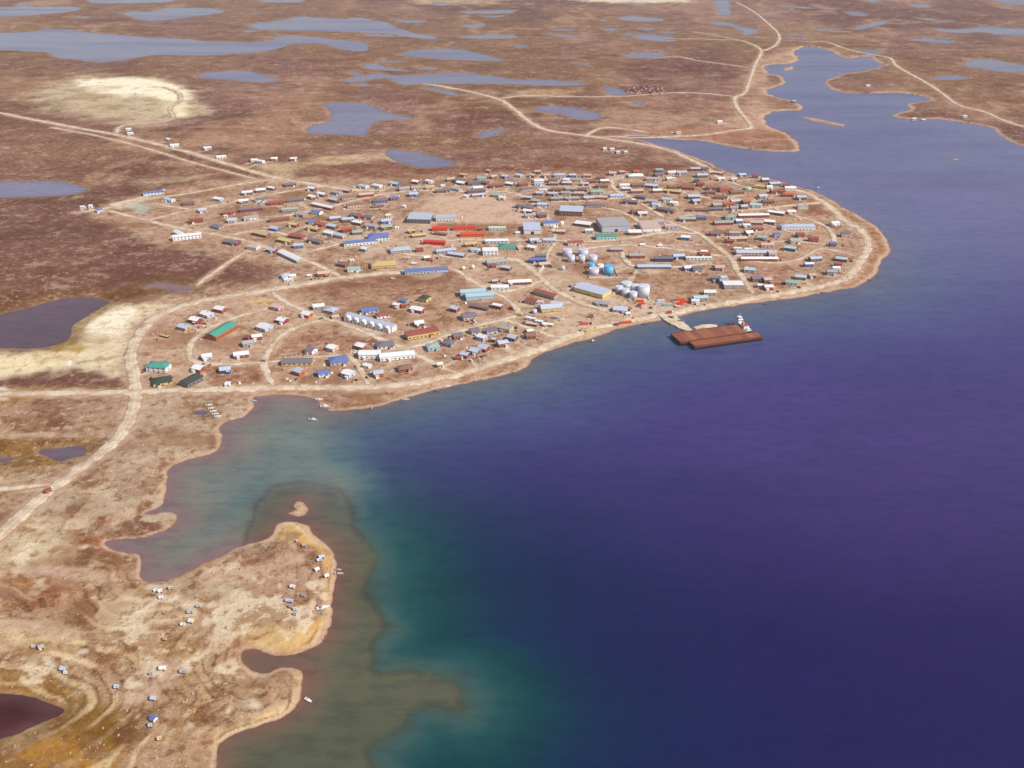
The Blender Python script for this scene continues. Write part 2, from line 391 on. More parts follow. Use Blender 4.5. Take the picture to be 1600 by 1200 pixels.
zone([(420,840),(440,815),(470,814),(498,835),(520,860),(524,900),(516,970),(500,1005),(450,1025),(410,1022),(380,1010),(400,1000),(470,990),(505,960),(512,900),(490,856)], lin(208, 166, 108), 4, 1, .35)
zone([(420,838),(440,816),(468,815),(492,835),(470,848),(440,838)], lin(204, 164, 104), 3, 1, .3)
zone([(340,985),(380,975),(470,985),(500,1000),(450,1022),(400,1015)], lin(212, 176, 118), 6, .7)
zone([(330,1170),(345,1145),(400,1120),(455,1095),(470,1050),(440,1043),(480,1045),(480,1090),(460,1112),(400,1140),(355,1160)], lin(218, 186, 138), 4, 1, .4)
zone([(180,1030),(260,1005),(310,1010),(330,1040),(320,1080),(300,1040),(250,1022),(200,1045)], lin(210, 182, 128), 8, .8)
zone([(0,975),(60,985),(110,1000),(150,1005),(60,1020),(0,1000)], lin(216, 190, 140), 8, .8)
zone([(135,1010),(200,1005),(245,1000),(240,1015),(180,1035),(135,1050)], lin(158, 118, 80), 8, .7)
zone([(270,1060),(320,1040),(325,1120),(280,1130)], lin(168, 130, 88), 8, .6)
zone([(-100,1045),(40,1055),(110,1070),(170,1105),(215,1140),(190,1175),(180,1260),(-100,1260)], lin(150, 105, 22), 9, .95, .7)
zone([(80,1120),(180,1110),(205,1150),(150,1175),(60,1150)], lin(120, 82, 10), 8, .8, .6)
zone([(20,1170),(100,1150),(170,1190),(150,1260),(20,1260)], lin(172, 122, 52), 8, .8, .6)
zone([(350,1000),(400,1000),(375,1012),(370,1035),(385,1048),(360,1030)], lin(168, 104, 40), 4, .9)
# town ground, gravel field, yards
zone(TOWN, lin(178, 142, 114), 14, .95, 1.3)
zone([(560,400),(700,395),(840,400),(850,440),(800,470),(700,440),(600,430)], lin(198, 164, 138), 10, .6, 1.0)
zone([(1040,300),(1200,290),(1280,330),(1300,400),(1200,440),(1100,400)], lin(190, 148, 122), 12, .5, 1.3)
zone([(1352,345),(1380,365),(1388,395),(1365,425),(1345,438),(1352,405),(1362,385),(1358,365)], lin(160, 110, 76), 6, .8, 1.2)
zone([(215,480),(300,470),(420,455),(480,480),(500,520),(400,605),(225,605),(213,560)], lin(192, 158, 130), 14, .7, 1.2)
zone([(620,350),(690,308),(760,302),(830,325),(860,345),(800,352),(720,350),(660,352)], lin(206, 174, 148), 10, .95, .5)
zone([(560,400),(620,350),(700,360),(740,380),(640,398)], lin(204, 176, 152), 10, .7, .7)
zone([(840,440),(880,410),(960,470),(1040,485),(1040,500),(960,515),(870,545),(850,530),(880,500)], lin(205, 178, 150), 10, .85, .7)
zone([(850,350),(910,345),(1000,372),(1100,360),(1060,400),(880,405)], lin(198, 164, 140), 10, .7, 1)
zone([(440,455),(560,436),(720,425),(740,455),(680,460),(600,465),(530,475)], lin(160, 116, 90), 10, .85, 1.1)
zone([(330,575),(400,570),(420,600),(340,604)], lin(152, 102, 70), 6, .8)
zone([(440,530),(560,515),(600,535),(540,550),(430,555)], lin(162, 112, 84), 8, .7)
zone([(1100,440),(1150,425),(1230,415),(1240,445),(1200,452)], lin(158, 104, 78), 10, .7)
zone([(1250,325),(1300,325),(1300,340),(1255,340)], lin(150, 98, 62), 8, .8)
zone([(1310,330),(1340,340),(1350,350),(1320,345)], lin(150, 98, 62), 8, .8)
zone([(1030,390),(1100,400),(1110,440),(1030,460),(980,430)], lin(164, 120, 92), 10, .6)
zone([(640,262),(1060,258),(1050,268),(640,272)], lin(128, 78, 46), 22, .85)
zone([(480,245),(720,262),(720,274),(480,276),(440,262)], lin(140, 90, 62), 20, .6)
zone([(480,215),(820,212),(820,232),(480,228)], lin(126, 86, 44), 25, .7)
# pale esker sands
zone([(40,150),(130,125),(250,123),(312,150),(320,185),(240,197),(170,192),(90,175)], lin(206, 188, 152), 45, .85, 1.1)
zone([(125,131),(170,127),(240,127),(290,142),(300,160),(255,160),(200,155),(130,150)], lin(253, 245, 214), 24, 1, .9)
zone([(270,140),(292,150),(288,175),(300,186),(275,188),(262,172)], lin(250, 236, 195), 16, .8, .4)
zone([(60,180),(160,175),(300,195),(250,205),(150,200)], lin(196, 168, 140), 35, .6)
zone([(400,262),(470,258),(500,245),(640,240),(620,250),(500,262),(430,278)], lin(206, 180, 142), 22, .75)
zone([(200,287),(260,282),(330,275),(300,285),(220,292)], lin(200, 175, 140), 14, .6)
zone([(170,322),(230,306),(240,312),(185,328)], lin(228, 215, 190), 5, .9, .4)
zone([(195,325),(215,318),(235,328),(225,335)], lin(178, 182, 165), 6, .9, .5)
zone([(110,510),(165,478),(260,478),(215,510),(200,560),(200,600),(120,580),(0,600),(-100,610),(-100,546),(40,548),(112,534)], lin(226, 208, 172), 12, .95, 1.1)
zone([(125,505),(180,485),(215,482),(190,530),(140,530)], lin(246, 236, 210), 10, .9, .8)
zone([(-60,560),(60,552),(140,555),(100,580),(0,590)], lin(240, 222, 175), 12, .8, .8)
zone([(105,567),(115,563),(113,573),(105,576)], lin(252, 250, 245), 2, 1, .2)
zone([(-60,607),(10,607),(22,617),(15,630),(-60,630)], lin(245, 240, 225), 3, 1, .3)
zone([(0,606),(110,606),(210,612),(110,622),(0,640),(-60,640)], lin(176, 136, 60), 10, .6)
zone([(85,540),(112,528),(132,545),(125,552),(60,550)], lin(170, 138, 50), 6, .9)
zone([(110,520),(125,503),(160,482),(175,472),(172,484),(125,518)], lin(176, 138, 50), 5, .7)
zone([(265,445),(310,450),(320,442),(350,420),(335,420),(305,445)], lin(190, 156, 128), 6, .7)
zone([(380,470),(440,468),(425,480),(395,478)], lin(214, 180, 130), 5, .9)
zone([(950,165),(1060,180),(1100,190),(1010,205),(920,200)], lin(186, 150, 122), 35, .7)
zone([(800,145),(900,142),(890,152),(800,152)], lin(196, 165, 125), 25, .7)
zone([(1100,205),(1150,180),(1170,140),(1160,120),(1190,90),(1250,75),(1245,100),(1195,112),(1200,150),(1200,190),(1240,215)], lin(196, 160, 132), 30, .75)
zone([(850,-2),(1080,-2),(1080,5),(920,5)], lin(236, 222, 196), 40, .9)
zone([(600,-6),(800,-6),(780,8),(650,6)], lin(206, 186, 150), 60, .6)
zone([(1000,205),(1180,200),(1240,210),(1230,232),(1100,220)], lin(172, 118, 86), 20, .7)
zone([(975,135),(1030,134),(1042,142),(1020,151),(985,150),(970,142)], lin(126, 62, 60), 14, .9, 1.6)
ll = sstep(760, 640, Y) * sstep(40, -20, X + 120) * (land > 3)
ph = land * .42 + n2 * 5.5 + n1 * 9
paint(ll * sstep(.35, .9, np.sin(ph)) * sstep(-.25, .3, fbm(X, Y, 45, 3, 15)) * .75, lin(226, 200, 156))
paint(ll * sstep(.45, .95, np.sin(ph * 1.9 + 2)) * sstep(-.2, .3, fbm(X, Y, 38, 3, 25)) * .75, lin(118, 82, 54))
paint(ll * sstep(.22, .36, n2 + n3 * .5) * .6, lin(122, 84, 54))
paint(ll * sstep(.22, .34, -n2 + n3 * .6) * .65, lin(232, 214, 184))
paint(ll * sstep(.12, .3, fbm(X, Y, 70, 4, 133)) * .45, lin(136, 98, 62))
# gravel beside the roads, beaches round the shores, wet margins
paint((1 - sstep(.5, 7, d_road + n3 * 6)) * .7 * np.where(land > 2, 1, 0), lin(200, 170, 144), .6)
bw = np.clip(depth_of(Y) / 900, .6, 2.6)
paint((1 - sstep(2 * bw, 6.5 * bw, land + n3 * 3)) * np.where(pid == 0, .85, .22) * (land > 0), lin(205, 172, 142), .5)
paint((1 - sstep(3, 26, land + n2 * 16)) * sstep(-.3, .3, n1 + n2) * .6 * ((pid > 0) & (land > 0)), lin(128, 96, 52))
paint((1 - sstep(.3, 1.8 * bw, land)) * .5 * (land > 0), lin(150, 110, 92), .4)
paint(sstep(0, .4, -land) , lin(120, 100, 80), .3)

# ------------------------------------------------------------------ materials
def new_mat(name):
    m = bpy.data.materials.new(name); m.use_nodes = True
    t = m.node_tree
    return m, t, t.nodes['Principled BSDF']

def nd(t, typ, **kw):
    n = t.nodes.new(typ)
    for k, v in kw.items(): setattr(n, k, v)
    return n

def noise_node(t, scale, detail=5, rough=.6, vec=None, stretch=None):
    n = nd(t, 'ShaderNodeTexNoise')
    n.inputs['Scale'].default_value = scale
    n.inputs['Detail'].default_value = detail
    n.inputs['Roughness'].default_value = rough
    if vec is None:
        tc = nd(t, 'ShaderNodeNewGeometry'); vec = tc.outputs['Position']
    if stretch:
        mp = nd(t, 'ShaderNodeMapping'); mp.inputs['Scale'].default_value = stretch
        t.links.new(vec, mp.inputs[0]); vec = mp.outputs[0]
    t.links.new(vec, n.inputs['Vector'])
    return n.outputs['Fac']

def mrange(t, src, a, b, c, d):
    n = nd(t, 'ShaderNodeMapRange')
    n.inputs[1].default_value = a; n.inputs[2].default_value = b; n.inputs[3].default_value = c; n.inputs[4].default_value = d
    t.links.new(src, n.inputs[0])
    return n.outputs[0]

def mul(t, a, b):
    n = nd(t, 'ShaderNodeMath', operation='MULTIPLY')
    t.links.new(a, n.inputs[0])
    if isinstance(b, (int, float)): n.inputs[1].default_value = b
    else: t.links.new(b, n.inputs[1])
    return n.outputs[0]

def mixc(t, fac, a, b, blend='MIX'):
    n = nd(t, 'ShaderNodeMix', data_type='RGBA', blend_type=blend)
    for sock, v in ((n.inputs[0], fac), (n.inputs[6], a), (n.inputs[7], b)):
        if isinstance(v, (int, float)): sock.default_value = v
        elif isinstance(v, (tuple, list, np.ndarray)): sock.default_value = (*[float(q) for q in v[:3]], 1)
        else: t.links.new(v, sock)
    return n.outputs[2]

# ground
m_ground, t, bs = new_mat('tundra_ground')
ca = nd(t, 'ShaderNodeAttribute', attribute_name='base')
ma = nd(t, 'ShaderNodeAttribute', attribute_name='mott')
na = noise_node(t, 1 / 34, 8, .68)
nb = noise_node(t, 1 / 7.5, 6, .65)
nc = noise_node(t, 1 / 130, 6, .6, stretch=(1, 1.5, 1))
dark = mixc(t, 1.0, ca.outputs['Color'], (.60, .45, .33), 'MULTIPLY')
lite = mixc(t, .42, ca.outputs['Color'], lin(224, 202, 176))
c1 = mixc(t, mul(t, mrange(t, na, .53, .61, 0, .8), ma.outputs['Fac']), ca.outputs['Color'], dark)
c2 = mixc(t, mul(t, mrange(t, na, .45, .37, 0, .7), ma.outputs['Fac']), c1, lite)
c3 = mixc(t, mul(t, mrange(t, nb, .55, .62, 0, .75), ma.outputs['Fac']), c2, dark)
c4 = mixc(t, mul(t, mrange(t, nb, .44, .36, 0, .75), ma.outputs['Fac']), c3, lite)
ne = noise_node(t, 1 / 2.1, 4, .7)
c4 = mixc(t, mul(t, mrange(t, ne, .56, .64, 0, .5), ma.outputs['Fac']), c4, dark)
c4 = mixc(t, mul(t, mrange(t, ne, .46, .30, 0, .5), ma.outputs['Fac']), c4, lite)
c5 = mixc(t, mul(t, mrange(t, nc, .53, .60, 0, .55), ma.outputs['Fac']), c4, dark)
t.links.new(c5, bs.inputs['Base Color'])
bs.inputs['Roughness'].default_value = .95
bs.inputs['Specular IOR Level'].default_value = .1
bp = nd(t, 'ShaderNodeBump'); bp.inputs['Strength'].default_value = .7; bp.inputs['Distance'].default_value = 2.2
t.links.new(nb, bp.inputs['Height']); t.links.new(bp.outputs[0], bs.inputs['Normal'])

# water: colour follows depth, far water has reflection painted in, gloss adds more
m_water, t, bs = new_mat('lake_water')
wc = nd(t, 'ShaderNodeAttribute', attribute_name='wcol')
na = noise_node(t, 1 / 60, 6, .6, stretch=(.35, 1, 1))
ns = noise_node(t, 1 / 140, 5, .65, stretch=(.16, 1, 1))
c1 = mixc(t, mrange(t, na, .42, .6, 0, .35), wc.outputs['Color'], mixc(t, 1.0, wc.outputs['Color'], (.62, .66, .74), 'MULTIPLY'))
nf = noise_node(t, 1 / 9, 5, .7, stretch=(.4, 1, 1))
c1 = mixc(t, mrange(t, nf, .46, .62, 0, .6), c1, mixc(t, 1.0, c1, (.62, .68, .78), 'MULTIPLY'))
t.links.new(c1, bs.inputs['Base Color'])
bs.inputs['IOR'].default_value = 1.33
t.links.new(mrange(t, ns, .44, .58, .07, .26), bs.inputs['Roughness'])
c1 = mixc(t, mrange(t, ns, .46, .6, 0, .3), c1, mixc(t, 1.0, c1, (.74, .80, .86), 'MULTIPLY'))
t.links.new(c1, bs.inputs['Base Color'])
nw = noise_node(t, 1 / 5.5, 5, .75, stretch=(.45, 1, 1))
bp = nd(t, 'ShaderNodeBump'); bp.inputs['Strength'].default_value = .6; bp.inputs['Distance'].default_value = .5
t.links.new(nw, bp.inputs['Height']); t.links.new(bp.outputs[0], bs.inputs['Normal'])

# gravel road
m_road, t, bs = new_mat('gravel_road')
na = noise_node(t, 1 / 12, 6, .65); nb = noise_node(t, 1 / 2.2, 4, .6)
ua = nd(t, 'ShaderNodeAttribute', attribute_name='across')
au = nd(t, 'ShaderNodeMath', operation='ABSOLUTE'); t.links.new(ua.outputs['Fac'], au.inputs[0])
c1 = mixc(t, mrange(t, na, .44, .56, 0, 1), lin(224, 206, 180), lin(204, 180, 154))
c2 = mixc(t, mrange(t, nb, .52, .62, 0, .45), c1, lin(166, 136, 112))
ed = nd(t, 'ShaderNodeMath', operation='ADD'); t.links.new(au.outputs[0], ed.inputs[0]); t.links.new(mrange(t, na, .3, .7, -.35, .35), ed.inputs[1])
c3 = mixc(t, mrange(t, ed.outputs[0], .75, .95, 0, .85), c2, lin(168, 130, 104))
rt = nd(t, 'ShaderNodeMath', operation='SUBTRACT'); t.links.new(au.outputs[0], rt.inputs[0]); rt.inputs[1].default_value = .42
ra = nd(t, 'ShaderNodeMath', operation='ABSOLUTE'); t.links.new(rt.outputs[0], ra.inputs[0])
c4 = mixc(t, mul(t, mrange(t, ra.outputs[0], .06, .2, .5, 0), mrange(t, na, .38, .6, .2, 1)), c3, lin(170, 142, 120))
t.links.new(c4, bs.inputs['Base Color']); bs.inputs['Roughness'].default_value = .95; bs.inputs['Specular IOR Level'].default_value = .1

def plain(name, rgb, rough=.6, vary=.1, metal=0.0, spec=.3, dirt=.25):
    m, t, bs = new_mat(name)
    oi = nd(t, 'ShaderNodeObjectInfo')
    hs = nd(t, 'ShaderNodeHueSaturation')
    hs.inputs['Color'].default_value = (*[float(c) for c in lin(*rgb)], 1)
    t.links.new(mrange(t, oi.outputs['Random'], 0, 1, 1 - vary, 1 + vary), hs.inputs['Value'])
    t.links.new(mrange(t, oi.outputs['Random'], 0, 1, .5 - vary * .12, .5 + vary * .12), hs.inputs['Hue'])
    n = noise_node(t, .35, 5, .7)
    c = mixc(t, mrange(t, n, .45, .8, 0, dirt), hs.outputs[0], mixc(t, 1.0, hs.outputs[0], (.62, .52, .45), 'MULTIPLY'))
    t.links.new(c, bs.inputs['Base Color'])
    bs.inputs['Roughness'].default_value = rough
    bs.inputs['Metallic'].default_value = metal
    bs.inputs['Specular IOR Level'].default_value = spec
    return m

COLS = dict(w=(232, 232, 232), g=(172, 168, 166), l=(188, 196, 214), b=(104, 120, 176), d=(122, 114, 122), r=(156, 84, 72), o=(186, 98, 58), O=(214, 82, 54),
            t=(150, 178, 166), T=(78, 152, 132), y=(206, 182, 122), c=(172, 202, 212), n=(144, 106, 90), p=(206, 178, 166), k=(66, 76, 62), m=(186, 216, 184), B=(70, 74, 130))
CNAME = dict(w='white', g='grey', l='pale blue-grey', b='blue', d='dark grey', r='red', o='rust-orange', O='bright orange', t='pale green', T='teal',
             y='tan', c='light blue', n='brown', p='pinkish beige', k='dark green', m='mint', B='navy')
ROOF = {k: plain('roof_' + CNAME[k].replace(' ', '_').replace('-', '_'), v, .55, .07, 0, .35, .2) for k, v in COLS.items()}
WALL = {k: plain('wall_' + CNAME[k].replace(' ', '_').replace('-', '_'), v, .75, .12, 0, .2, .35) for k, v in COLS.items()}
M_GLASS = plain('window_glass', (44, 48, 60), .15, .05, 0, .5, 0)
M_DARK = plain('dark_timber', (70, 52, 44), .85, .1)
M_TYRE = plain('tyre_rubber', (32, 30, 30), .9, .05)
M_RUST = plain('rusty_deck', (152, 98, 72), .85, .14, 0, .15, 1.0)
M_RUST2 = plain('rusty_hull', (124, 66, 54), .8, .04, 0, .2, .6)
M_BLACK = plain('black_hull', (30, 26, 32), .6, .04)
M_STEEL = plain('tank_steel', (214, 214, 226), .5, .03, 0, .4, .15)
M_ROCK = plain('boulder', (196, 172, 150), .95, .2)
M_CONC = plain('gravel_fill', (190, 162, 138), .95, .06)

# ------------------------------------------------------------------ ground and water meshes
def grid_mesh(name, vx, vy, vz, quads):
    me = bpy.data.meshes.new(name)
    nv = len(vx)
    me.vertices.add(nv)
    co = np.empty((nv, 3), np.float32); co[:, 0] = vx; co[:, 1] = vy; co[:, 2] = vz
    me.vertices.foreach_set('co', co.ravel())
    nf = len(quads)
    me.loops.add(nf * 4); me.polygons.add(nf)
    me.loops.foreach_set('vertex_index', quads.ravel().astype(np.int32))
    me.polygons.foreach_set('loop_start', np.arange(0, nf * 4, 4, dtype=np.int32))
    me.polygons.foreach_set('use_smooth', np.ones(nf, bool))
    me.update(calc_edges=True)
    return me

def add_col(me, name, rgb):
    a = me.attributes.new(name, 'FLOAT_COLOR', 'POINT')
    c = np.ones((len(rgb), 4), np.float32); c[:, :3] = rgb
    a.data.foreach_set('color', c.ravel())

ii = np.arange(NR * NC).reshape(NR, NC)
QUADS = np.stack([ii[:-1, :-1], ii[:-1, 1:], ii[1:, 1:], ii[1:, :-1]], -1).reshape(-1, 4)
me = grid_mesh('ground', X, Y, Z, QUADS)
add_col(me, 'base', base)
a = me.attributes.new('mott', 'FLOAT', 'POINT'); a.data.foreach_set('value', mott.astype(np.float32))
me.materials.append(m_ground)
ground = bpy.data.objects.new('ground', me); C.objects.link(ground); ground['kind'] = 'structure'

# depth field and water colour
s_shelf = poly_sdf(gpoly(SHELF), X, Y) + fbm(X, Y, 22, 4, 61) * 5
s_inlet = poly_sdf(gpoly(INLET), X, Y)
dc = np.maximum(s_all, 0)
depth = 0.3 + dc * .085
ds = np.maximum(-s_shelf, 0)
depth_sh = np.where(s_shelf > 0, np.minimum(.25 + dc * .05, 1.45) + n2 * .35, 2.0 + ds * (.105 + .085 * sstep(430, 570, Y)))
lim = sstep(0, 1, (ds < 260) * 1.0)
depth = np.where(Y < 860, np.minimum(depth, depth_sh), depth)
wi = sstep(-42, 30, s_inlet + n2 * 26 + n1 * 14)
depth = depth * (1 - wi) + np.minimum(.2 + dc * .055, 3.0 + n1 * 1.0 + n2 * 1.0 + 1.4 * sstep(60, 150, dc)) * wi
depth = np.clip(depth + n2 * .8 * sstep(3, 10, depth), 0.02, 40)
RAMP = [(0, (156, 102, 82)), (.4, (130, 98, 80)), (.9, (114, 102, 78)), (1.6, (98, 100, 76)), (2.1, (78, 94, 80)), (3.0, (66, 98, 92)), (4.6, (30, 84, 84)), (6.8, (4, 66, 72)), (10, (4, 46, 78)), (15, (16, 32, 82)), (25, (32, 20, 86)), (40, (36, 18, 86))]
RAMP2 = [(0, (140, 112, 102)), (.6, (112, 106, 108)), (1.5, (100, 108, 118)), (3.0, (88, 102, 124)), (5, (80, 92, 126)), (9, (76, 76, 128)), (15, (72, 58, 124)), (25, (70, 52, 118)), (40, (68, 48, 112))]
RAMP3 = [(0, (140, 102, 100)), (.6, (128, 108, 102)), (1.5, (122, 118, 106)), (3.0, (106, 118, 112)), (4.5, (86, 112, 116)), (8, (70, 96, 116)), (40, (60, 70, 110))]
def ramp(R, d):
    rd = np.array([r[0] for r in R]); rc = np.array([lin(*r[1]) for r in R])
    return np.stack([np.interp(d, rd, rc[:, k]) for k in range(3)], 1)
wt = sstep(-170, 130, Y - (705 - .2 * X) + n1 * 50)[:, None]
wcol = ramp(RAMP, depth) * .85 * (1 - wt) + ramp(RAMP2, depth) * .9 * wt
win = (wi * sstep(14, -10, s_shelf))[:, None]
wcol = wcol * (1 - win) + ramp(RAMP3, depth) * 1.12 * win
band = np.exp(-((s_shelf - 1) / 2.2) ** 2) * (Y < 700) * (.35 + .65 * sstep(-.3, .3, fbm(X, Y, 40, 3, 91))) * .30
wcol *= (1 - band)[:, None]
# painted reflection and haze: far lake tinted blue, ponds lightened to slate, some peaty brown
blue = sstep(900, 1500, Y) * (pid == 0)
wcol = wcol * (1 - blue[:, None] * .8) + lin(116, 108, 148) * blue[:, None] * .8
for k in range(len(PONDS)):
    q = np.where(pid == k + 1)[0]
    if not len(q): continue
    br = TINT_BROWN.get(k, 0.0)
    shal = 1 - sstep(0, 14, s_all[q])
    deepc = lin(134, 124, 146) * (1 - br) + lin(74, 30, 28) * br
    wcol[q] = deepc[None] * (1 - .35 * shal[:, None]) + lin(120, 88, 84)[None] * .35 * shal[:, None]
for k, c_ in zip(MUDDY, ((104, 78, 84), (142, 108, 104))):
    wcol[pid == k + 1] = lin(*c_)

zmin = Z[QUADS].min(1)
wet = zmin < .12
pq = pid[QUADS].max(1)
def water_obj(name, sel):
    Q = QUADS[sel]
    if not len(Q): return
    u, inv = np.unique(Q, return_inverse=True)
    me = grid_mesh(name, X[u], Y[u], np.zeros(len(u)), inv.reshape(-1, 4))
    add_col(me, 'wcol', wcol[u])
    me.materials.append(m_water)
    o = bpy.data.objects.new(name, me); C.objects.link(o); o['kind'] = 'structure'
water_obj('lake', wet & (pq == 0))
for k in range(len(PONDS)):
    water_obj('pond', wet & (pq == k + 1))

# ------------------------------------------------------------------ roads as low gravel embankments
for k, (nm, w_, P) in enumerate(roads_g):
    if len(P) < 4 or w_ <= 4: continue
    T = np.gradient(P, axis=0); T /= np.linalg.norm(T, axis=1)[:, None] + 1e-9
    N = np.stack([-T[:, 1], T[:, 0]], 1)
    lift = .22 + .013 * k
    vs, fs, ac = [], [], []
    for i, p in enumerate(P):
        wl = w_ / 2 * (1 + .3 * float(vnoise(np.array([i * .33]), np.array([k * 7.0]), 1)[0]) - .15)
        wr = w_ / 2 * (1 + .3 * float(vnoise(np.array([i * .33]), np.array([k * 7.0 + 3]), 2)[0]) - .15)
        tp = min(1.0, .35 + .22 * min(i, len(P) - 1 - i)); wl *= tp; wr *= tp
        far_up = max(0.0, (p[1] - 1700) / 2200) * .9
        for off, dz, av in ((-wl - 1.8, -.55, -1.3), (-wl, 0, -1), (0, .06, 0), (wr, 0, 1), (wr + 1.8, -.55, 1.3)):
            ac.append(av)
            q = p + N[i] * off
            zg = ground_z(q[0], q[1])
            vs.append((q[0], q[1], max(zg, .25) + lift + far_up + dz))
        if i:
            b = i * 5
            for j in range(4):
                fs.append((b - 5 + j, b - 4 + j, b + 1 + j, b + j))
    me = bpy.data.meshes.new(nm); me.from_pydata(vs, [], fs); me.update()
    me.materials.append(m_road)
    me.attributes.new('across', 'FLOAT', 'POINT').data.foreach_set('value', ac)
    for f in me.polygons: f.use_smooth = True
    o = bpy.data.objects.new(nm, me); C.objects.link(o); o['kind'] = 'structure'

# ------------------------------------------------------------------ small modelling helpers
class MB:
    def __init__(s): s.v = []; s.f = []
    def box(s, x0, x1, y0, y1, z0, z1, top=1.0):
        cx, cy = (x0 + x1) / 2, (y0 + y1) / 2
        b = len(s.v)
        s.v += [(x0, y0, z0), (x1, y0, z0), (x1, y1, z0), (x0, y1, z0)]
        s.v += [(cx + (x - cx) * top, cy + (y - cy) * top, z1) for x, y in ((x0, y0), (x1, y0), (x1, y1), (x0, y1))]
        s.f += [tuple(b + i for i in q) for q in ((3, 2, 1, 0), (4, 5, 6, 7), (0, 1, 5, 4), (1, 2, 6, 5), (2, 3, 7, 6), (3, 0, 4, 7))]
        return s
    def prism(s, pts, z0, z1):
        b = len(s.v); n = len(pts)
        s.v += [(x, y, z0) for x, y in pts] + [(x, y, z1) for x, y in pts]
        s.f += [tuple(b + i for i in range(n - 1, -1, -1)), tuple(b + n + i for i in range(n))]
        s.f += [(b + i, b + (i + 1) % n, b + n + (i + 1) % n, b + n + i) for i in range(n)]
        return s
    def extr(s, prof, x0, x1):
        """profile in (y,z), extruded along x"""
        b = len(s.v); n = len(prof)
        s.v += [(x0, y, z) for y, z in prof] + [(x1, y, z) for y, z in prof]
        s.f += [tuple(b + i for i in range(n - 1, -1, -1)), tuple(b + n + i for i in range(n))]
        s.f += [(b + i, b + (i + 1) % n, b + n + (i + 1) % n, b + n + i) for i in range(n)]
        return s
    def cyl(s, x, y, z0, z1, r0, r1=None, n=20, ax='z'):
        r1 = r0 if r1 is None else r1
        b = len(s.v)
        for z, r in ((z0, r0), (z1, r1)):
            for k in range(n):
                a = 2 * math.pi * k / n
                if ax == 'z': s.v.append((x + r * math.cos(a), y + r * math.sin(a), z))
                else: s.v.append((x + r * math.cos(a), z, y + r * math.sin(a)))
        s.f += [(b + k, b + (k + 1) % n, b + n + (k + 1) % n, b + n + k) for k in range(n)]
        s.f += [tuple(b + k for k in range(n - 1, -1, -1)), tuple(b + n + k for k in range(n))]
        return s
    def build(s, name, mat, parent=None, smooth=False):
        me = bpy.data.meshes.new(name)
        me.from_pydata(s.v, [], s.f)
        if smooth:
            for p in me.polygons: p.use_smooth = len(p.vertices) == 4
        bm = bmesh.new(); bm.from_mesh(me); bmesh.ops.recalc_face_normals(bm, faces=bm.faces); bm.to_mesh(me); bm.free()
        me.materials.append(mat)
        o = bpy.data.objects.new(name, me); C.objects.link(o)
        if parent: o.parent = parent
        return o

def empty(name, x, y, z, ang=0):
    o = bpy.data.objects.new(name, None); C.objects.link(o)
    o.empty_display_size = 2
    o.location = (x, y, z); o.rotation_euler = (0, 0, math.radians(ang))
    return o

def tag(o, label, cat, group=None):
    o['label'] = label; o['category'] = cat
    if group: o['group'] = group

GLASS_MESH = {}
def shared(name, key, mat, make):
    if key not in GLASS_MESH:
        o = make().build(name, mat); me = o.data
        bpy.data.objects.remove(o); GLASS_MESH[key] = me
    o = bpy.data.objects.new(name, GLASS_MESH[key]); C.objects.link(o)
    return o

def add_opening(parent, name, key, mat, dims, pos, rot):
    o = shared(name, key, mat, lambda: MB().box(-dims[0] / 2, dims[0] / 2, -.06, .06, 0, dims[1]))
    o.parent = parent; o.location = pos; o.rotation_euler = (0, 0, rot)
    return o

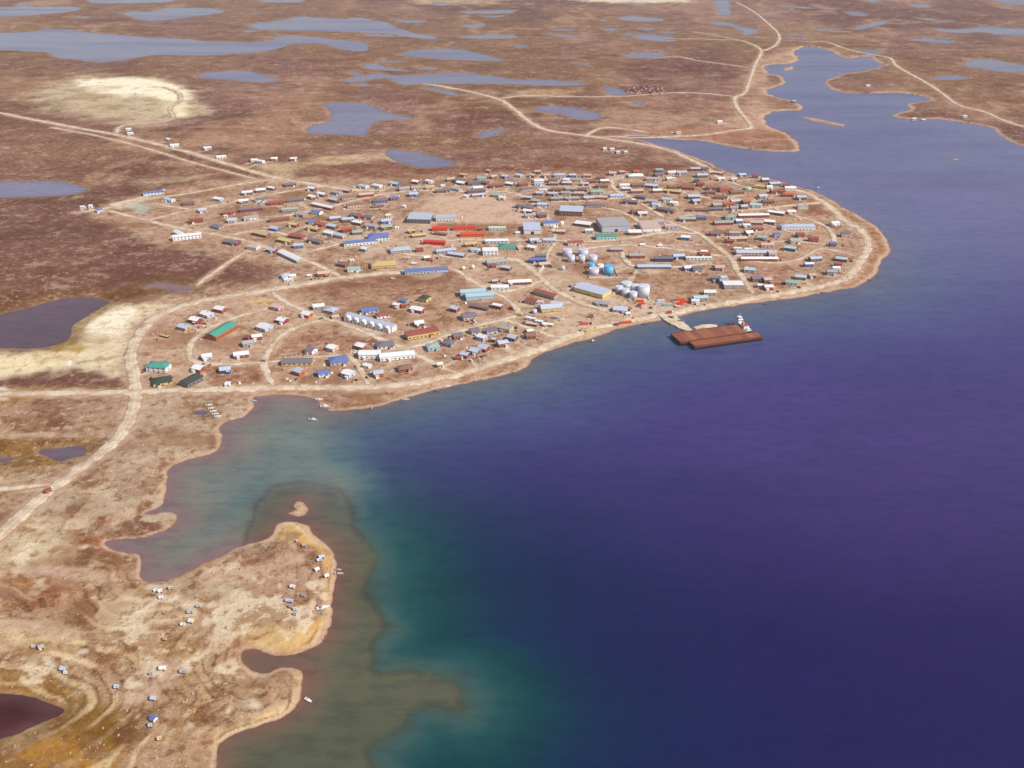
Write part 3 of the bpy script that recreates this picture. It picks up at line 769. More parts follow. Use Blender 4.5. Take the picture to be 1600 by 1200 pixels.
def building(name, x, y, ang, L, D, H, roof, wall, shape='g', rise=None, found=.6, windows=True, porch=None, door=True, zb=None, chimney=False):
    z = ground_z(x, y) if zb is None else zb
    e = empty(name, x, y, z, ang)
    rise = rise if rise is not None else (max(.8, D * .17) if shape in 'gh' else .35)
    hl, hd = L / 2, D / 2
    if found:
        MB().box(-hl + .35, hl - .35, -hd + .35, hd - .35, -.5, found).build('foundation', M_DARK, e)
    z0 = found
    z1 = z0 + H
    wb = MB()
    if shape == 'g':
        wb.extr([(-hd, z0), (hd, z0), (hd, z1), (0, z1 + rise), (-hd, z1)], -hl, hl)
    elif shape == 's':
        wb.extr([(-hd, z0), (hd, z0), (hd, z1 + rise), (-hd, z1)], -hl, hl)
    else:
        wb.box(-hl, hl, -hd, hd, z0, z1)
    w = wb.build('wall', WALL[wall], e)
    ov = .5; th = .25
    rb = MB()
    k = rise / hd
    if shape == 'g':
        rb.extr([(-hd - ov, z1 - ov * k + .03), (0, z1 + rise + .03), (hd + ov, z1 - ov * k + .03), (hd + ov, z1 - ov * k + th), (0, z1 + rise + th), (-hd - ov, z1 - ov * k + th)], -hl - ov, hl + ov)
    elif shape == 's':
        k2 = rise / D
        rb.extr([(-hd - ov, z1 - ov * k2 + .03), (hd + ov, z1 + rise + ov * k2 + .03), (hd + ov, z1 + rise + ov * k2 + th), (-hd - ov, z1 - ov * k2 + th)], -hl - ov, hl + ov)
    elif shape == 'h':
        b = [(-hl - ov, -hd - ov), (hl + ov, -hd - ov), (hl + ov, hd + ov), (-hl - ov, hd + ov)]
        rl = max(hl - hd, hl * .12)
        rb.v = [(x_, y_, z1 + .02) for x_, y_ in b] + [(x_, y_, z1 + .22) for x_, y_ in b] + [(-rl, 0, z1 + rise + .2), (rl, 0, z1 + rise + .2)]
        rb.f = [(3, 2, 1, 0), (0, 1, 5, 4), (1, 2, 6, 5), (2, 3, 7, 6), (3, 0, 4, 7), (4, 5, 9, 8), (5, 6, 9), (6, 7, 8, 9), (7, 4, 8)]
    else:
        rb.box(-hl - .35, hl + .35, -hd - .35, hd + .35, z1 + .02, z1 + rise + .1)
    r = rb.build('roof', ROOF[roof], e)
    if chimney:
        MB().box(hl * .3, hl * .3 + .7, -.35, .35, z1 + rise * .6, z1 + rise + 1.1).build('chimney', M_DARK, r)
    if windows:
        nwin = max(2, int(L / 4.5))
        zs = [z0 + 1.1] + ([z0 + 4.0] if H > 5.2 else [])
        for zz in zs:
            for q in range(min(nwin, 9)):
                xx = -hl + L * (q + .5) / nwin
                if door and q == nwin // 2 and zz == zs[0]: continue
                add_opening(e, 'window', 'win', M_GLASS, (1.7, 1.25), (xx, -hd - .03, zz), 0)
            add_opening(e, 'window', 'win', M_GLASS, (1.7, 1.25), (hl + .03, 0, zz), math.pi / 2)
    if door:
        xx = -hl + L * (max(2, int(L / 4.5)) // 2 + .5) / max(2, int(L / 4.5))
        if H > 5.5 and not windows:
            add_opening(e, 'loading_door', 'bigdoor', M_DARK, (4.5, 4.2), (xx, -hd - .03, z0), 0)
        else:
            add_opening(e, 'door', 'door', M_DARK, (1.1, 2.1), (xx, -hd - .03, z0 + .02), 0)
    if porch:
        px_ = -hl * .45 if rng.random() < .5 else hl * .5
        pb = MB().box(px_ - 1.4, px_ + 1.4, -hd - 2.2, -hd - .01, -.3, z0 + 2.2)
        po = pb.build('porch', WALL[porch], e)
        MB().extr([(-hd - 2.5, z0 + 2.22), (-hd - .01, z0 + 2.55), (-hd - .01, z0 + 2.7), (-hd - 2.5, z0 + 2.37)], px_ - 1.7, px_ + 1.7).build('porch_roof', ROOF[roof], po)
    return e

# ------------------------------------------------------------------ houses, read tile by tile from the photograph
# each entry: x y length(8ths of a pixel) heading roof wall [depth m] [wall height m] [shape]
TILES = [
(120,260,"1160 415 140 -10 c w;1400 455 150 0 d n;280 545 80 10 b w 6;70 510 60 0 w w 5 2.6 s;170 495 40 0 w w 5 3.5 s"),
(300,260,"330 405 130 -10 w l;690 325 140 0 w n;855 295 130 0 w n;1000 270 120 0 w n;1230 225 130 20 d n;640 430 130 0 w n;855 415 140 0 d w;1050 450 180 20 r r 10;1290 420 200 20 d d 8 2.6;1220 535 200 10 g g;740 530 260 20 d r 9;450 570 120 20 n o;735 640 180 10 g w 10;500 670 130 0 l g;310 750 180 -10 d g 11 2.8 h;130 545 110 0 l p;50 670 180 10 r r 9;1090 655 230 20 n r 9;1360 600 140 -10 g g;1270 725 140 -5 y r;1035 775 140 0 l b;870 840 240 -14 y n 11;1170 925 220 -12 y n 10;1310 870 220 -8 r r 11 2.8 h;1330 985 130 0 l b;500 945 220 -14 d r 11;770 1005 160 -12 p w;1000 1045 150 -12 l r;420 620 40 0 w w 4 2.4 s"),
(480,260,"60 275 120 -4 w n;185 345 140 -4 w n;70 380 130 -6 w n;500 300 110 0 p n;370 325 140 0 g g;510 385 180 10 n g 9;330 415 150 0 l n;705 245 130 -6 l w;880 240 120 -6 w w;1095 215 130 0 c b;1210 275 140 10 g g;1360 190 110 -10 w r;1530 185 110 -6 w l;1360 265 130 0 g g;1530 260 120 0 y g;735 350 190 5 p r;1325 345 130 0 l b;1080 395 110 15 b n;920 425 170 10 d b 10;610 480 240 16 n p 10;1210 495 50 0 w w 5 2.5 s;880 495 150 5 d r 7 2.4;610 610 160 0 d o;770 630 140 -5 d g;345 645 150 0 l n;510 660 150 0 c n;640 700 150 -8 w r;800 740 170 -5 g g;985 680 140 5 l b;990 755 150 5 t n;1010 610 70 0 w p 5;120 570 150 0 b w;60 690 110 0 b g;160 720 130 0 o r;320 745 150 -5 l r;490 785 140 5 o r;625 820 140 5 t r;280 830 150 0 w l;415 860 150 0 l p;100 930 220 -6 d n 9;80 775 190 -6 y r 9;720 1030 100 0 w g;1400 1035 100 0 r r 7;1300 805 100 5 y n 6;1390 860 180 6 y n 8 2.5"),
(660,260,"255 240 60 0 w w 5 2.5 s;350 160 110 0 p n;460 180 140 -10 d r;520 105 90 -22 y o 8 4;485 205 130 0 w r;735 145 130 0 t g;830 55 60 0 p n 7;890 125 90 0 p n;780 200 110 0 d r;1040 125 100 0 l b;1210 110 90 0 l l;1380 110 90 0 p n;1440 65 80 0 p n;1550 110 90 0 p n;640 200 150 20 d d;920 235 180 5 n r;1095 215 120 0 w b;1255 215 130 5 n r;1455 180 110 0 w w;1450 212 100 0 l w;690 268 140 5 w d;670 300 230 5 d n;420 280 150 -10 g g;250 300 180 10 d n;700 355 180 5 l d 8 2.8;545 370 60 0 w w 6 2.6 s;950 360 170 -16 t p 9;1000 390 100 0 w p;1300 285 170 0 d p;1500 300 80 0 l p;1460 330 100 0 l n;1320 388 100 -20 l n;1420 430 110 -20 g n;1520 470 130 -20 g n;1280 505 190 -32 d n 10;1320 555 130 0 w r;1340 610 140 0 g g;1490 605 120 0 d r;730 775 60 0 n n 5;1190 830 50 0 w w 5 2.4 s;600 970 160 5 y n 7;660 1040 120 0 c w;1215 1010 90 0 p p 7 4;1370 1010 130 0 w p;1390 920 130 0 l g;290 1050 250 10 l g 9;430 1100 200 -22 l d 9;50 1140 90 0 w n;230 840 150 -20 n n 6 2.4"),
(840,260,"105 112 85 0 p n;275 108 125 0 l l;440 110 85 0 l b;620 112 90 0 p n;790 140 110 0 n r;935 85 90 0 p d;1050 70 80 0 p n;1430 155 150 0 g g;1500 100 100 0 d r;1520 45 90 0 t d;1225 65 90 0 o n;190 175 120 0 n r;360 165 80 0 w w;500 165 90 0 g p;670 180 120 0 n r;835 180 110 0 w r;200 210 110 0 g n;370 205 120 0 l n;590 215 90 0 l r;800 240 150 -10 n n;70 298 90 0 w p;230 285 120 0 n n;410 280 130 0 g n;560 285 120 0 n n;20 335 80 0 l n;190 340 110 0 l n;355 330 110 0 g p;520 335 120 0 p n;740 315 150 0 t g;850 350 70 0 g g 6;235 400 140 0 g d;430 400 170 0 g d;640 390 140 0 l r;800 385 140 0 p r;985 365 160 10 l l;1085 235 120 0 w w 8 4.5;1110 280 110 0 w n 6;1240 230 150 5 n n;1430 240 160 -8 l d 10;1240 305 160 0 p n;1490 300 120 0 w r;1290 380 140 -10 d d;1430 435 150 -16 g g;1160 440 190 -12 d r 9;1200 418 40 0 w w 4 2.4 s;1310 585 110 0 w n;1230 560 140 0 n n;720 480 250 0 d p 11 3.4 h;70 475 150 -16 l l;50 600 130 0 d r;290 810 110 0 p n;570 715 190 -22 w n 13 3.6 s;640 800 100 0 w g 7;1500 690 150 5 g g 10;1310 980 60 0 w w 5 2.4 s;1530 990 50 0 w w 5 2.4 s;150 920 160 0 l g 10;20 940 60 0 l p;470 950 190 0 r w 10 4;990 1035 150 0 g n 9;1240 1110 190 0 g r 10"),
(1020,260,"80 45 90 0 g d;75 100 90 0 d r;235 75 110 0 w p;360 75 120 0 l p;530 30 120 0 l r;650 25 90 0 d d;200 150 80 0 w p;270 150 40 0 w w 5 2.4 s;615 110 140 10 l d 10 4;545 180 70 0 k d 6;820 80 140 -8 p r;850 155 80 0 w g;1015 160 70 0 w p;1115 100 90 0 l d;1400 165 90 0 w n;1280 120 70 0 r n;440 265 170 -6 r r;595 220 90 0 r r;280 250 200 0 n n;250 310 220 -8 y r;745 265 150 5 n n;710 320 140 0 n n;910 290 170 0 r o;1050 320 180 0 d r;1340 250 130 -5 y y;1455 255 80 0 w w;1520 215 150 0 l d;1510 310 90 0 n r;510 375 140 0 l d;535 430 110 0 l r;850 380 150 0 n n;180 410 130 -8 l w;265 455 110 -8 w w;40 475 110 -10 l w;160 540 200 -32 d n 9;800 480 130 0 g n;560 540 260 0 n n 8 2.6;760 530 230 0 d n 8 2.6;1030 435 130 0 l d;945 470 150 5 o r;1165 440 110 0 o r;1010 515 100 0 g g;1135 500 100 0 l n;1290 480 150 -8 c w;1370 370 120 0 l g;1440 435 150 0 n n;605 635 120 0 b d;430 655 200 5 t r;960 630 140 0 t g 12 3.5 h;1070 680 90 0 w b;880 700 240 0 g r 10;1290 700 160 0 p n;1460 690 140 -8 w r;1170 735 90 0 w g;1310 780 140 0 r r 7 2.4;1020 830 130 0 g g;1200 825 110 0 w n;230 745 150 0 p l;50 680 90 0 g g;770 835 120 0 d r;410 885 120 -16 w b 9;1060 900 220 10 p n;960 930 80 0 r r;1370 890 120 -6 t n;1430 980 150 0 p p;1060 1025 90 0 w w 5 2.6;1185 1035 90 0 w w 5 2.6;640 1065 80 0 w r 6;650 1095 140 0 r r 6 2.6;320 1120 150 0 l B 9 4"),
(1200,260,"275 270 130 5 w w;170 310 80 0 r r;250 350 130 5 o r;230 235 80 0 r n;415 385 110 0 l d;430 500 120 0 g w;290 565 100 0 w p;110 850 90 0 b l;400 850 100 0 r r;570 900 110 0 r r 9 5;330 925 140 0 g p;830 710 100 20 w w 10 4;810 965 80 0 b d;280 1020 150 -6 c T;50 1085 110 0 p p;970 840 105 0 d p 11 5 s"),
(1230,380,"350 190 160 5 l d 9;270 260 110 0 w b 7;680 195 150 -5 c r;610 310 90 0 w w;555 355 120 0 g g;635 260 80 0 r r;170 420 140 -6 c n;60 490 160 -6 t w 9;310 400 90 0 p n"),
(1080,390,"730 250 140 -6 c g;820 360 140 0 d n;950 375 110 0 p n;865 445 70 0 w p;965 465 110 0 w o;410 390 110 0 g g;230 530 140 0 w g;110 600 180 5 c g 9;50 640 90 0 w w 6;300 355 90 0 d d;350 220 130 0 p n;75 235 110 0 d g;400 350 90 0 l g"),
(900,390,"1395 225 120 0 w b 9;1520 235 110 0 d d 8;330 670 200 -16 g g 9 2.6 s;560 745 190 -16 l p 12;645 740 60 0 r r 5 2.5 s;650 800 50 0 w w 4 2.4 s;30 440 80 0 p p 6"),
(720,390,"440 150 260 10 g g 12;400 195 80 0 r r 6;580 225 130 0 l n;1000 80 130 0 d B 8;960 125 210 0 b B 9;1040 180 150 0 p d 9;420 390 70 0 l r 7;640 405 120 10 w g 8;240 720 200 -26 d r 6 2.4;460 700 110 -28 w r 6;890 640 170 0 r p 9;980 655 110 0 p w 7;1210 680 170 -8 l g 10;880 860 110 -26 w w 4 2.6;985 895 70 -20 w w 4 2.8;1090 935 130 -18 w y 4 2.6;890 930 130 -22 p r 4 2.4;1460 445 150 0 p w 6 2.6;170 1010 130 0 d p;380 1010 160 5 d l 9;570 980 180 -6 g y 10;265 1090 130 -6 w l;860 1015 90 0 w n 8;870 1070 140 0 n n;650 1095 140 -6 l n;520 1165 150 5 l r 9;415 1120 70 0 l r 5"),
(560,500,"755 35 140 0 w n;335 310 240 15 d w 13 3 h;45 330 110 -4 w r;110 565 110 -5 w w 6 2.6;245 660 150 5 l o 10;580 600 200 5 n r 10 2.6 h;930 330 180 10 t l 12 3.4 h;1130 285 180 -10 d g 11 3 h;1235 195 140 10 d o 9;1330 430 120 -5 l r;1460 385 150 -8 l n 10;1570 345 160 -10 l r;1015 550 80 5 w y 6;1250 470 70 0 r r 5 2.4"),
(540,390,"100 240 170 5 t w 9;300 755 220 12 b l 10;460 820 180 10 r w 10 3 h;640 690 100 0 w p 7;720 690 70 0 o o 6;730 640 110 0 b g 7;990 605 150 0 k y 13 4 h;900 745 190 -10 w r 10;1370 735 130 0 l r 9;1540 830 200 15 d p 13 4"),
(360,390,"690 325 130 15 l w 11 3.4 h;775 325 90 0 w w 7;720 375 100 0 w w 4 2.4;985 325 50 0 w w 4 2.4 s;1160 295 150 5 p r;1410 180 150 0 n n;1520 135 45 0 w w 4 2.4 s;580 715 160 -3 p p 9;1100 705 160 0 w g 10;1260 755 180 0 l g 12 3 h;1310 835 100 0 p p 7 2.6;960 805 150 -6 w o 10;650 880 150 -6 w r 10;430 965 190 -6 w l 13;330 1085 140 5 w r 8;220 1095 80 0 r r 5;220 1165 150 0 g g 9"),
(180,400,"1315 660 160 -6 w r 10;1145 725 170 -4 w l 10;1005 795 160 0 w r 10;865 885 170 0 l y 10;620 1000 130 -8 y n 3 1.6"),
(200,520,"985 290 140 0 w l 10;1415 265 200 5 w n 10;885 440 160 0 w r 11;1215 455 150 0 l B 10;1245 640 60 0 w w 5 2.4 s;430 600 260 5 k y 14 3 h;790 590 160 60 k d 12 4"),
(380,520,"700 480 140 0 l o 9 4;1000 500 160 8 b w 14 3.4;1315 505 160 -5 w l 12;1115 185 140 -3 w p 10;1470 160 140 -5 w r 11;850 215 140 0 d w 9"),
(400,820,"520 200 40 0 p w 3 2;605 250 60 0 l b 4 2.2;820 385 100 0 w g 5 2.3;790 430 80 10 w w 4 2;760 550 70 20 w l 5 2.3;880 620 60 0 w w 5 2.4;460 770 90 0 w l 4 2;600 880 70 -12 w w 3 1.8;420 945 150 0 w r 4 2;440 1020 50 0 w p 4 2;490 1050 40 0 w w 3 2;490 1110 36 0 p w 3 2"),
(200,880,"400 340 60 0 w w 4 2;530 300 60 10 w w 4 2;340 330 40 0 w w 3 1.8;415 425 60 5 w w 4 1.8;780 605 100 15 w w 4 2;880 535 50 0 w w 3 2;790 720 90 5 w w 5 2.2;690 765 80 -5 w w 3 1.8;465 945 50 0 p w 4 2"),
(0,980,"515 245 90 20 c w 6 2.4;420 240 40 0 l w 4 2;790 515 100 0 w w 5 2.4;820 565 40 0 w w 3 2;1460 740 70 0 w w 4 2"),
(180,1020,"595 190 120 -8 w w 5 2.3;450 260 40 0 w w 3 2;850 230 120 5 l d 4 2;480 565 90 0 w w 7 2.6;480 820 110 -6 b w 6 2.5;550 1070 50 0 y w 4 2;440 905 50 0 l g 4 2"),
(0,0,"1616 1660 70 0 w w 7;1640 1716 75 0 w w 7;2120 1790 80 0 w n 7;2190 1860 110 10 w w 8;2600 1890 100 10 w l 8;2770 1990 120 5 w w 8;3180 2020 90 0 w w 8;3256 2030 110 0 w w 8;3430 2000 90 5 w n 8;3670 1998 90 5 w n 8;8990 1536 70 0 w w 8;8480 1656 60 0 p w 8;7650 1870 50 0 w w 7;7724 1906 50 0 w w 7;7820 1904 45 0 w w 7;7560 1868 40 0 w w 7;10850 1074 48 0 w w 8;11430 1470 48 0 w w 8;11544 1480 42 0 w w 8;12060 1456 44 0 w w 8;9920 1264 50 0 l d 8"),
]
DISTRICTS = [
 (lambda x, y: y < 262 and x < 480, 'beside the straight road at upper left'),
 (lambda x, y: y < 245 and x > 1200, 'far across the channel'),
 (lambda x, y: y < 245, 'on the tundra behind the town'),
 (lambda x, y: y > 800 and x > 400, 'on the sandy spit'),
 (lambda x, y: y > 960, 'on the sandy ground at bottom left'),
 (lambda x, y: y > 800, 'on bare ground behind the spit'),
 (lambda x, y: y < 345 and x < 330, 'at the far left corner of town'),
 (lambda x, y: y < 360 and x < 480, 'in the upper left streets'),
 (lambda x, y: y < 415 and x < 480, 'along the left edge road'),
 (lambda x, y: y < 306 and x < 660, 'on the back row left of the gravel field'),
 (lambda x, y: y < 306 and x < 850, 'on the back rows above the gravel field'),
 (lambda x, y: y < 342 and x < 640, 'left of the gravel field'),
 (lambda x, y: y < 395 and x < 640, 'between the left streets and orange buildings'),
 (lambda x, y: y < 345 and x < 850, 'right of the gravel field'),
 (lambda x, y: y < 410 and x < 850, 'near the orange buildings'),
 (lambda x, y: y < 297 and x < 960, 'in the dense back rows'),
 (lambda x, y: y < 325 and x < 960, 'in the rows behind the big hall'),
 (lambda x, y: y < 300 and x < 1110, 'at the back corner near the channel'),
 (lambda x, y: y < 335 and x < 1110, 'right of the dense back rows'),
 (lambda x, y: y < 405 and x < 1040, 'around the big grey hall'),
 (lambda x, y: y < 300 and x >= 1110, 'on the right-hand back shore'),
 (lambda x, y: y < 345 and x < 1230, 'in the upper right streets'),
 (lambda x, y: y < 400 and x < 1200, 'in the middle right streets'),
 (lambda x, y: x >= 1200 and y < 395, 'near the rounded right tip'),
 (lambda x, y: x >= 1200, 'by the lower right shore'),
 (lambda x, y: x >= 1060, 'above the shore right of the barges'),
 (lambda x, y: x >= 860, 'near the fuel tanks and dock'),
 (lambda x, y: y < 440 and x < 640, 'on the long middle road'),
 (lambda x, y: y < 500 and x >= 700, 'in the yards left of the dock'),
 (lambda x, y: x < 400, 'inside the left loop road'),
 (lambda x, y: x < 540 and y < 520, 'at the top of the loop streets'),
 (lambda x, y: x < 560, 'below the loop streets near the shore'),
 (lambda x, y: y < 520 and x < 700, 'around the white row of houses'),
 (lambda x, y: True, 'along the lower shore road'),
]
def district(x, y):
    for f, s in DISTRICTS:
        if f(x, y): return s
RECS = []
def register(o, px, py, what, cat):
    RECS.append((o, px, py, what, district(px, py), cat))

foot = []
def px_dir_len(Lpx, ang, py):
    k = math.sin(math.atan2(CAM_H, gp(800, py)[1]))
    a = math.radians(ang)
    return Lpx / px_per_m(py) / math.sqrt(math.cos(a) ** 2 + (math.sin(a) * k) ** 2)

for ox, oy, txt in TILES:
    for ent in txt.split(';'):
        p = ent.split()
        px, py = ox + float(p[0]) / 8, oy + float(p[1]) / 8
        ang = float(p[3])
        camp = py > 800
        L = px_dir_len(float(p[2]) / 8, ang, py)
        roof, wall = p[4], p[5]
        D = float(p[6]) if len(p) > 6 else 9.2 + rng.uniform(-.6, 1.0)
        H = float(p[7]) if len(p) > 7 else 3.5 + rng.uniform(-.2, .6)
        shp = p[8] if len(p) > 8 else 'g'
        if camp: ang += rng.uniform(-25, 25); L *= .56; D *= .55; H *= .75; wall = rng.choice(['p', wall, 'g', 'y']); roof = rng.choice([roof, roof, 'l', 'g'])
        elif abs(ang) <= 16 and L > 6:
            dense = 840 < px < 965 and py < 325
            if dense: ang = rng.uniform(-7, 10)
            elif px < 840: ang = rng.uniform(-34, -22) if (ang < 0 or (ang == 0 and rng.random() < .55)) else rng.uniform(14, 22)
            else: ang = rng.uniform(-24, -12) if ang < 0 else rng.uniform(-6, 16)
            wm = float(p[2]) / 8 / px_per_m(py) * 1.02
            a_ = abs(math.radians(ang))
            D = min(D, wm * .75)
            L = max((wm - D * math.sin(a_)) / math.cos(a_), D * 1.02)
        D = min(D, L * 1.15)
        x, y = gp(px, py, 1.8 + H * .85)
        small = L < 7.5 or camp
        nm = ('cabin' if camp else 'shed') if small else 'house'
        porch = None
        if not small and rng.random() < .5: porch = rng.choice(['w', wall, 'p', 'w'])
        o = building(nm, x, y, ang, L, D, H, roof, wall, shp, found=.25 if small or camp else .6, porch=porch, windows=not (L < 5), chimney=(not small and rng.random() < .35))
        foot.append((x, y, max(L, D) / 2 + 2))
        register(o, px, py, ('small ' if small else 'long ' if L > 24 else '') + f'{CNAME[wall]} {nm} with {CNAME[roof]} roof', nm)

# ------------------------------------------------------------------ large and unusual buildings
def big(name, label, cat, px, py, ang, L, D, H, roof, wall, shape='f', **kw):
    x, y = gp(px, py, 1.8 + H * .6)
    kw.setdefault('windows', False)
    o = building(name, x, y, ang, L, D, H, roof, wall, shape, **kw)
    tag(o, label, cat)
    foot.append((x, y, max(L, D) / 2 + 1))
    return o

big('hall', 'largest hall in town with flat grey roof and pale walls', 'hall', 958, 351, 8, 41, 40, 8, 'g', 'l', rise=.9)
big('store', 'light blue store with teal roof in front of the big grey hall', 'store', 947, 370, 6, 29, 12, 4.5, 'T', 'c', 'g', windows=True)
big('warehouse', 'pinkish grey flat-roofed warehouse right of the big grey hall', 'warehouse', 1015, 354, 5, 27, 32, 5.5, 'p', 'w', 's', rise=1.2)
big('store', 'white warehouse with pale blue roof left of the blue-roofed building', 'warehouse', 831, 357, 2, 24, 34, 6, 'l', 'w', 'f', rise=.7)
big('office', 'white building with bright blue roof beside two white tanks', 'office', 860, 349, 6, 21, 12, 4.5, 'b', 'w', 'g', windows=True)
big('lodge', 'tall brown building with wide white roof and rows of windows', 'lodge', 893, 330, -8, 34, 24, 7.0, 'l', 'n', 's', rise=1.2, windows=True)
big('red_shed', 'red-walled building with pale roof right of the light blue store', 'building', 992, 364, 0, 18, 10, 4, 'w', 'r', 's', rise=1, windows=True)
big('school', 'big flat pale grey school with dark fascia left of gravel field', 'school', 657, 341, -6, 34, 30, 5.5, 'l', 'd', 'f', rise=.9, windows=True)
big('school_wing', 'low pale grey building joined to the right of the school', 'school', 696, 341, 4, 28, 14, 5, 'l', 'w', 'f', rise=.8, windows=True)
big('clinic', 'long white building with blue-grey roof, low left wing', 'clinic', 562, 379, 17, 44, 12, 4.2, 'b', 'w', 'g', windows=True)
big('clinic_hall', 'wide blue-roofed white block at the right of the long clinic', 'clinic', 591, 371, 12, 28, 20, 5.5, 'b', 'w', 'h', windows=True)
big('garage', 'low blue-grey roofed garage in front of the blue-roofed clinic', 'garage', 625, 391, 15, 27, 14, 3.6, 'l', 'g', 'h')
for q, (px, py, a, L, D, lab) in enumerate([(687, 357, 8, 22, 10, 'left building of the bright orange pair'), (725, 356, 7, 32, 9, 'longer right building of the bright orange pair'),
                                            (738, 366, 5, 34, 11, 'bright orange building with pale base in front of orange pair'), (679, 379, -9, 30, 8, 'low orange-red building below the orange pair')]):
    big('orange_building', lab + ' near the gravel field' if 'pair' in lab and q < 2 else lab, 'building', px, py, a, L, D, 4, 'O', 'O', 'g', windows=True)
big('mint_building', 'pale mint-green long building right of the orange pair', 'building', 777, 357, 0, 24, 8, 3.4, 'm', 'w', 'g', windows=True)
big('row_building', 'long narrow white roofed building below the orange buildings', 'building', 776, 377, 4, 31, 9, 3.6, 'w', 'l', 'g', windows=True)
big('round_hall', 'low building with round teal roof below the white row', 'hall', 792, 387, 0, 23, 18, 3.2, 'T', 'p', 'h', windows=True)
big('white_block', 'boxy white two-storey block left of the teal-roofed hall', 'building', 766, 393, 3, 20, 14, 6.2, 'w', 'w', 'f', windows=True)
big('long_house', 'long white roofed red building in the left streets', 'building', 505, 322.5, -34, 42, 9, 3.2, 'w', 'r', 'g', windows=True)
big('long_shed', 'long white roofed shed slanting along the left edge road', 'shed', 453.7, 401, -47, 48, 10, 3.4, 'w', 'g', 'g')
big('white_lodge', 'front wing of the white crossed building on the left edge', 'building', 292, 370, 20, 38, 10, 5.5, 'w', 'w', 'g', windows=True)
big('white_lodge_wing', 'slanting back wing of the white crossed building on the left edge', 'building', 280.5, 366, -48, 24, 8, 4.5, 'w', 'w', 'g', windows=True)
big('blue_long_building', 'long white building with blue roof at the far left corner', 'building', 240, 302, 20, 31, 10, 3.6, 'b', 'w', 'g', windows=True)
big('green_hall', 'orange-walled hall with long bright green roof inside loop road', 'hall', 346, 518, 66, 37, 15, 4.6, 'T', 'o', 'g', windows=True)
big('white_house', 'large white house with teal hipped roof beside left bend', 'house', 248, 574, -8, 21, 13, 5.6, 'T', 'w', 'h', windows=True)
big('long_school', 'long grey building with blue roof on the middle road', 'building', 666, 423, 10, 55, 11, 4, 'b', 'l', 'g', windows=True)
big('tan_hall', 'tan hall with flat tan roof left of the long blue building', 'hall', 599, 414, 8, 31, 17, 3.6, 'y', 'y', 'h')
big('twin_warehouse_bay', 'back bay of the twin warehouse with bright light blue roof', 'warehouse', 738.5, 457, 10, 30, 11, 5, 'c', 'l', 'g')
big('twin_warehouse_bay', 'front bay of the twin warehouse with bright light blue roof', 'warehouse', 749, 463, 10, 33, 12, 5, 'c', 'l', 'g')
big('wide_porch_house', 'white twin-domed long building beside the red-walled row', 'building', 781, 449.5, 0, 21, 10, 4, 'w', 'w', 'g', windows=True)
big('red_row', 'white roofed row with red-brown front on the middle street', 'building', 814, 441, 7, 25, 9, 3.2, 'w', 'r', 'g', windows=True)
big('red_roof_shed', 'long grey shed with dark red roof left of yellow warehouse', 'shed', 853, 460, -38, 31, 10, 3.6, 'r', 'g', 'g')
big('workshop', 'grey workshop with cream front in the dock yards', 'workshop', 860, 481, 14, 25, 14, 4.5, 'l', 'y', 'g')
big('yellow_warehouse', 'yellow-walled warehouse with pale roof above the dock', 'warehouse', 926, 454, -38, 42, 20, 5.0, 'l', 'y', 'g', rise=1.6)
big('navy_building', 'navy blue long building behind the fuel tanks', 'building', 1037, 405, 0, 24, 8, 4, 'd', 'B', 'g', windows=True)
big('white_row', 'row of small white units right of the navy building', 'building', 1092, 404, 0, 34, 6, 3, 'w', 'w', 'f', windows=True)
big('low_shed', 'very long low dark shed below the navy building', 'shed', 1022, 417, 0, 43, 9, 2.6, 'l', 'd', 'g')
big('long_barrack', 'upper long pale blue-grey roofed row on the right', 'building', 1181, 395, -1, 53, 11, 3.4, 'l', 'p', 'g', windows=True)
big('long_barrack', 'lower long white roofed row with red walls and porches', 'building', 1186, 405, 0, 48, 8, 3.2, 'w', 'r', 'g', windows=True)
big('long_red_building', 'long red building with white roof in upper right streets', 'building', 1177, 337, 4, 46, 9, 3.4, 'w', 'r', 'g', windows=True)
big('white_slant_building', 'slanting white roofed red building near the right tip', 'building', 1213, 333, -25, 24, 9, 3.4, 'w', 'r', 'g', windows=True)
big('residence', 'large pale stepped white residence near the right tip', 'residence', 1246, 355, 1, 48, 13, 5.0, 'l', 'w', 'h', windows=True)
big('dome_hall', 'wide white dome-roofed building at the back of town', 'hall', 993, 275, 0, 25, 17, 3, 'w', 'p', 'h', rise=2.6)
big('white_roof_store', 'grey store with bright white roof above right shore', 'store', 1145, 445, 0, 24, 14, 4, 'w', 'g', 'f')
big('red_roof_residence', 'long cream residence with red roof above the shore road', 'residence', 659, 521, 24, 36, 12, 5.0, 'r', 'y', 'g', windows=True, porch='y')
big('long_white_residence', 'right wing of the long white residence on the shore road', 'residence', 620, 556, 13, 36, 11, 4.6, 'w', 'w', 'g', windows=True, porch='w')
big('long_white_residence', 'left wing of the long white residence on the shore road', 'residence', 578, 554, 0, 22, 12, 4.8, 'w', 'w', 'g', windows=True, porch='w')
big('purple_roof_row', 'long low cream row with purplish grey roof below loop', 'building', 465, 566, 2, 31, 11, 3.4, 'd', 'y', 'g', windows=True)
big('blue_roof_house', 'house with two steep blue-purple hipped wings', 'house', 529, 564, 18, 19, 15, 3.6, 'b', 'p', 'h', windows=True, porch='w')

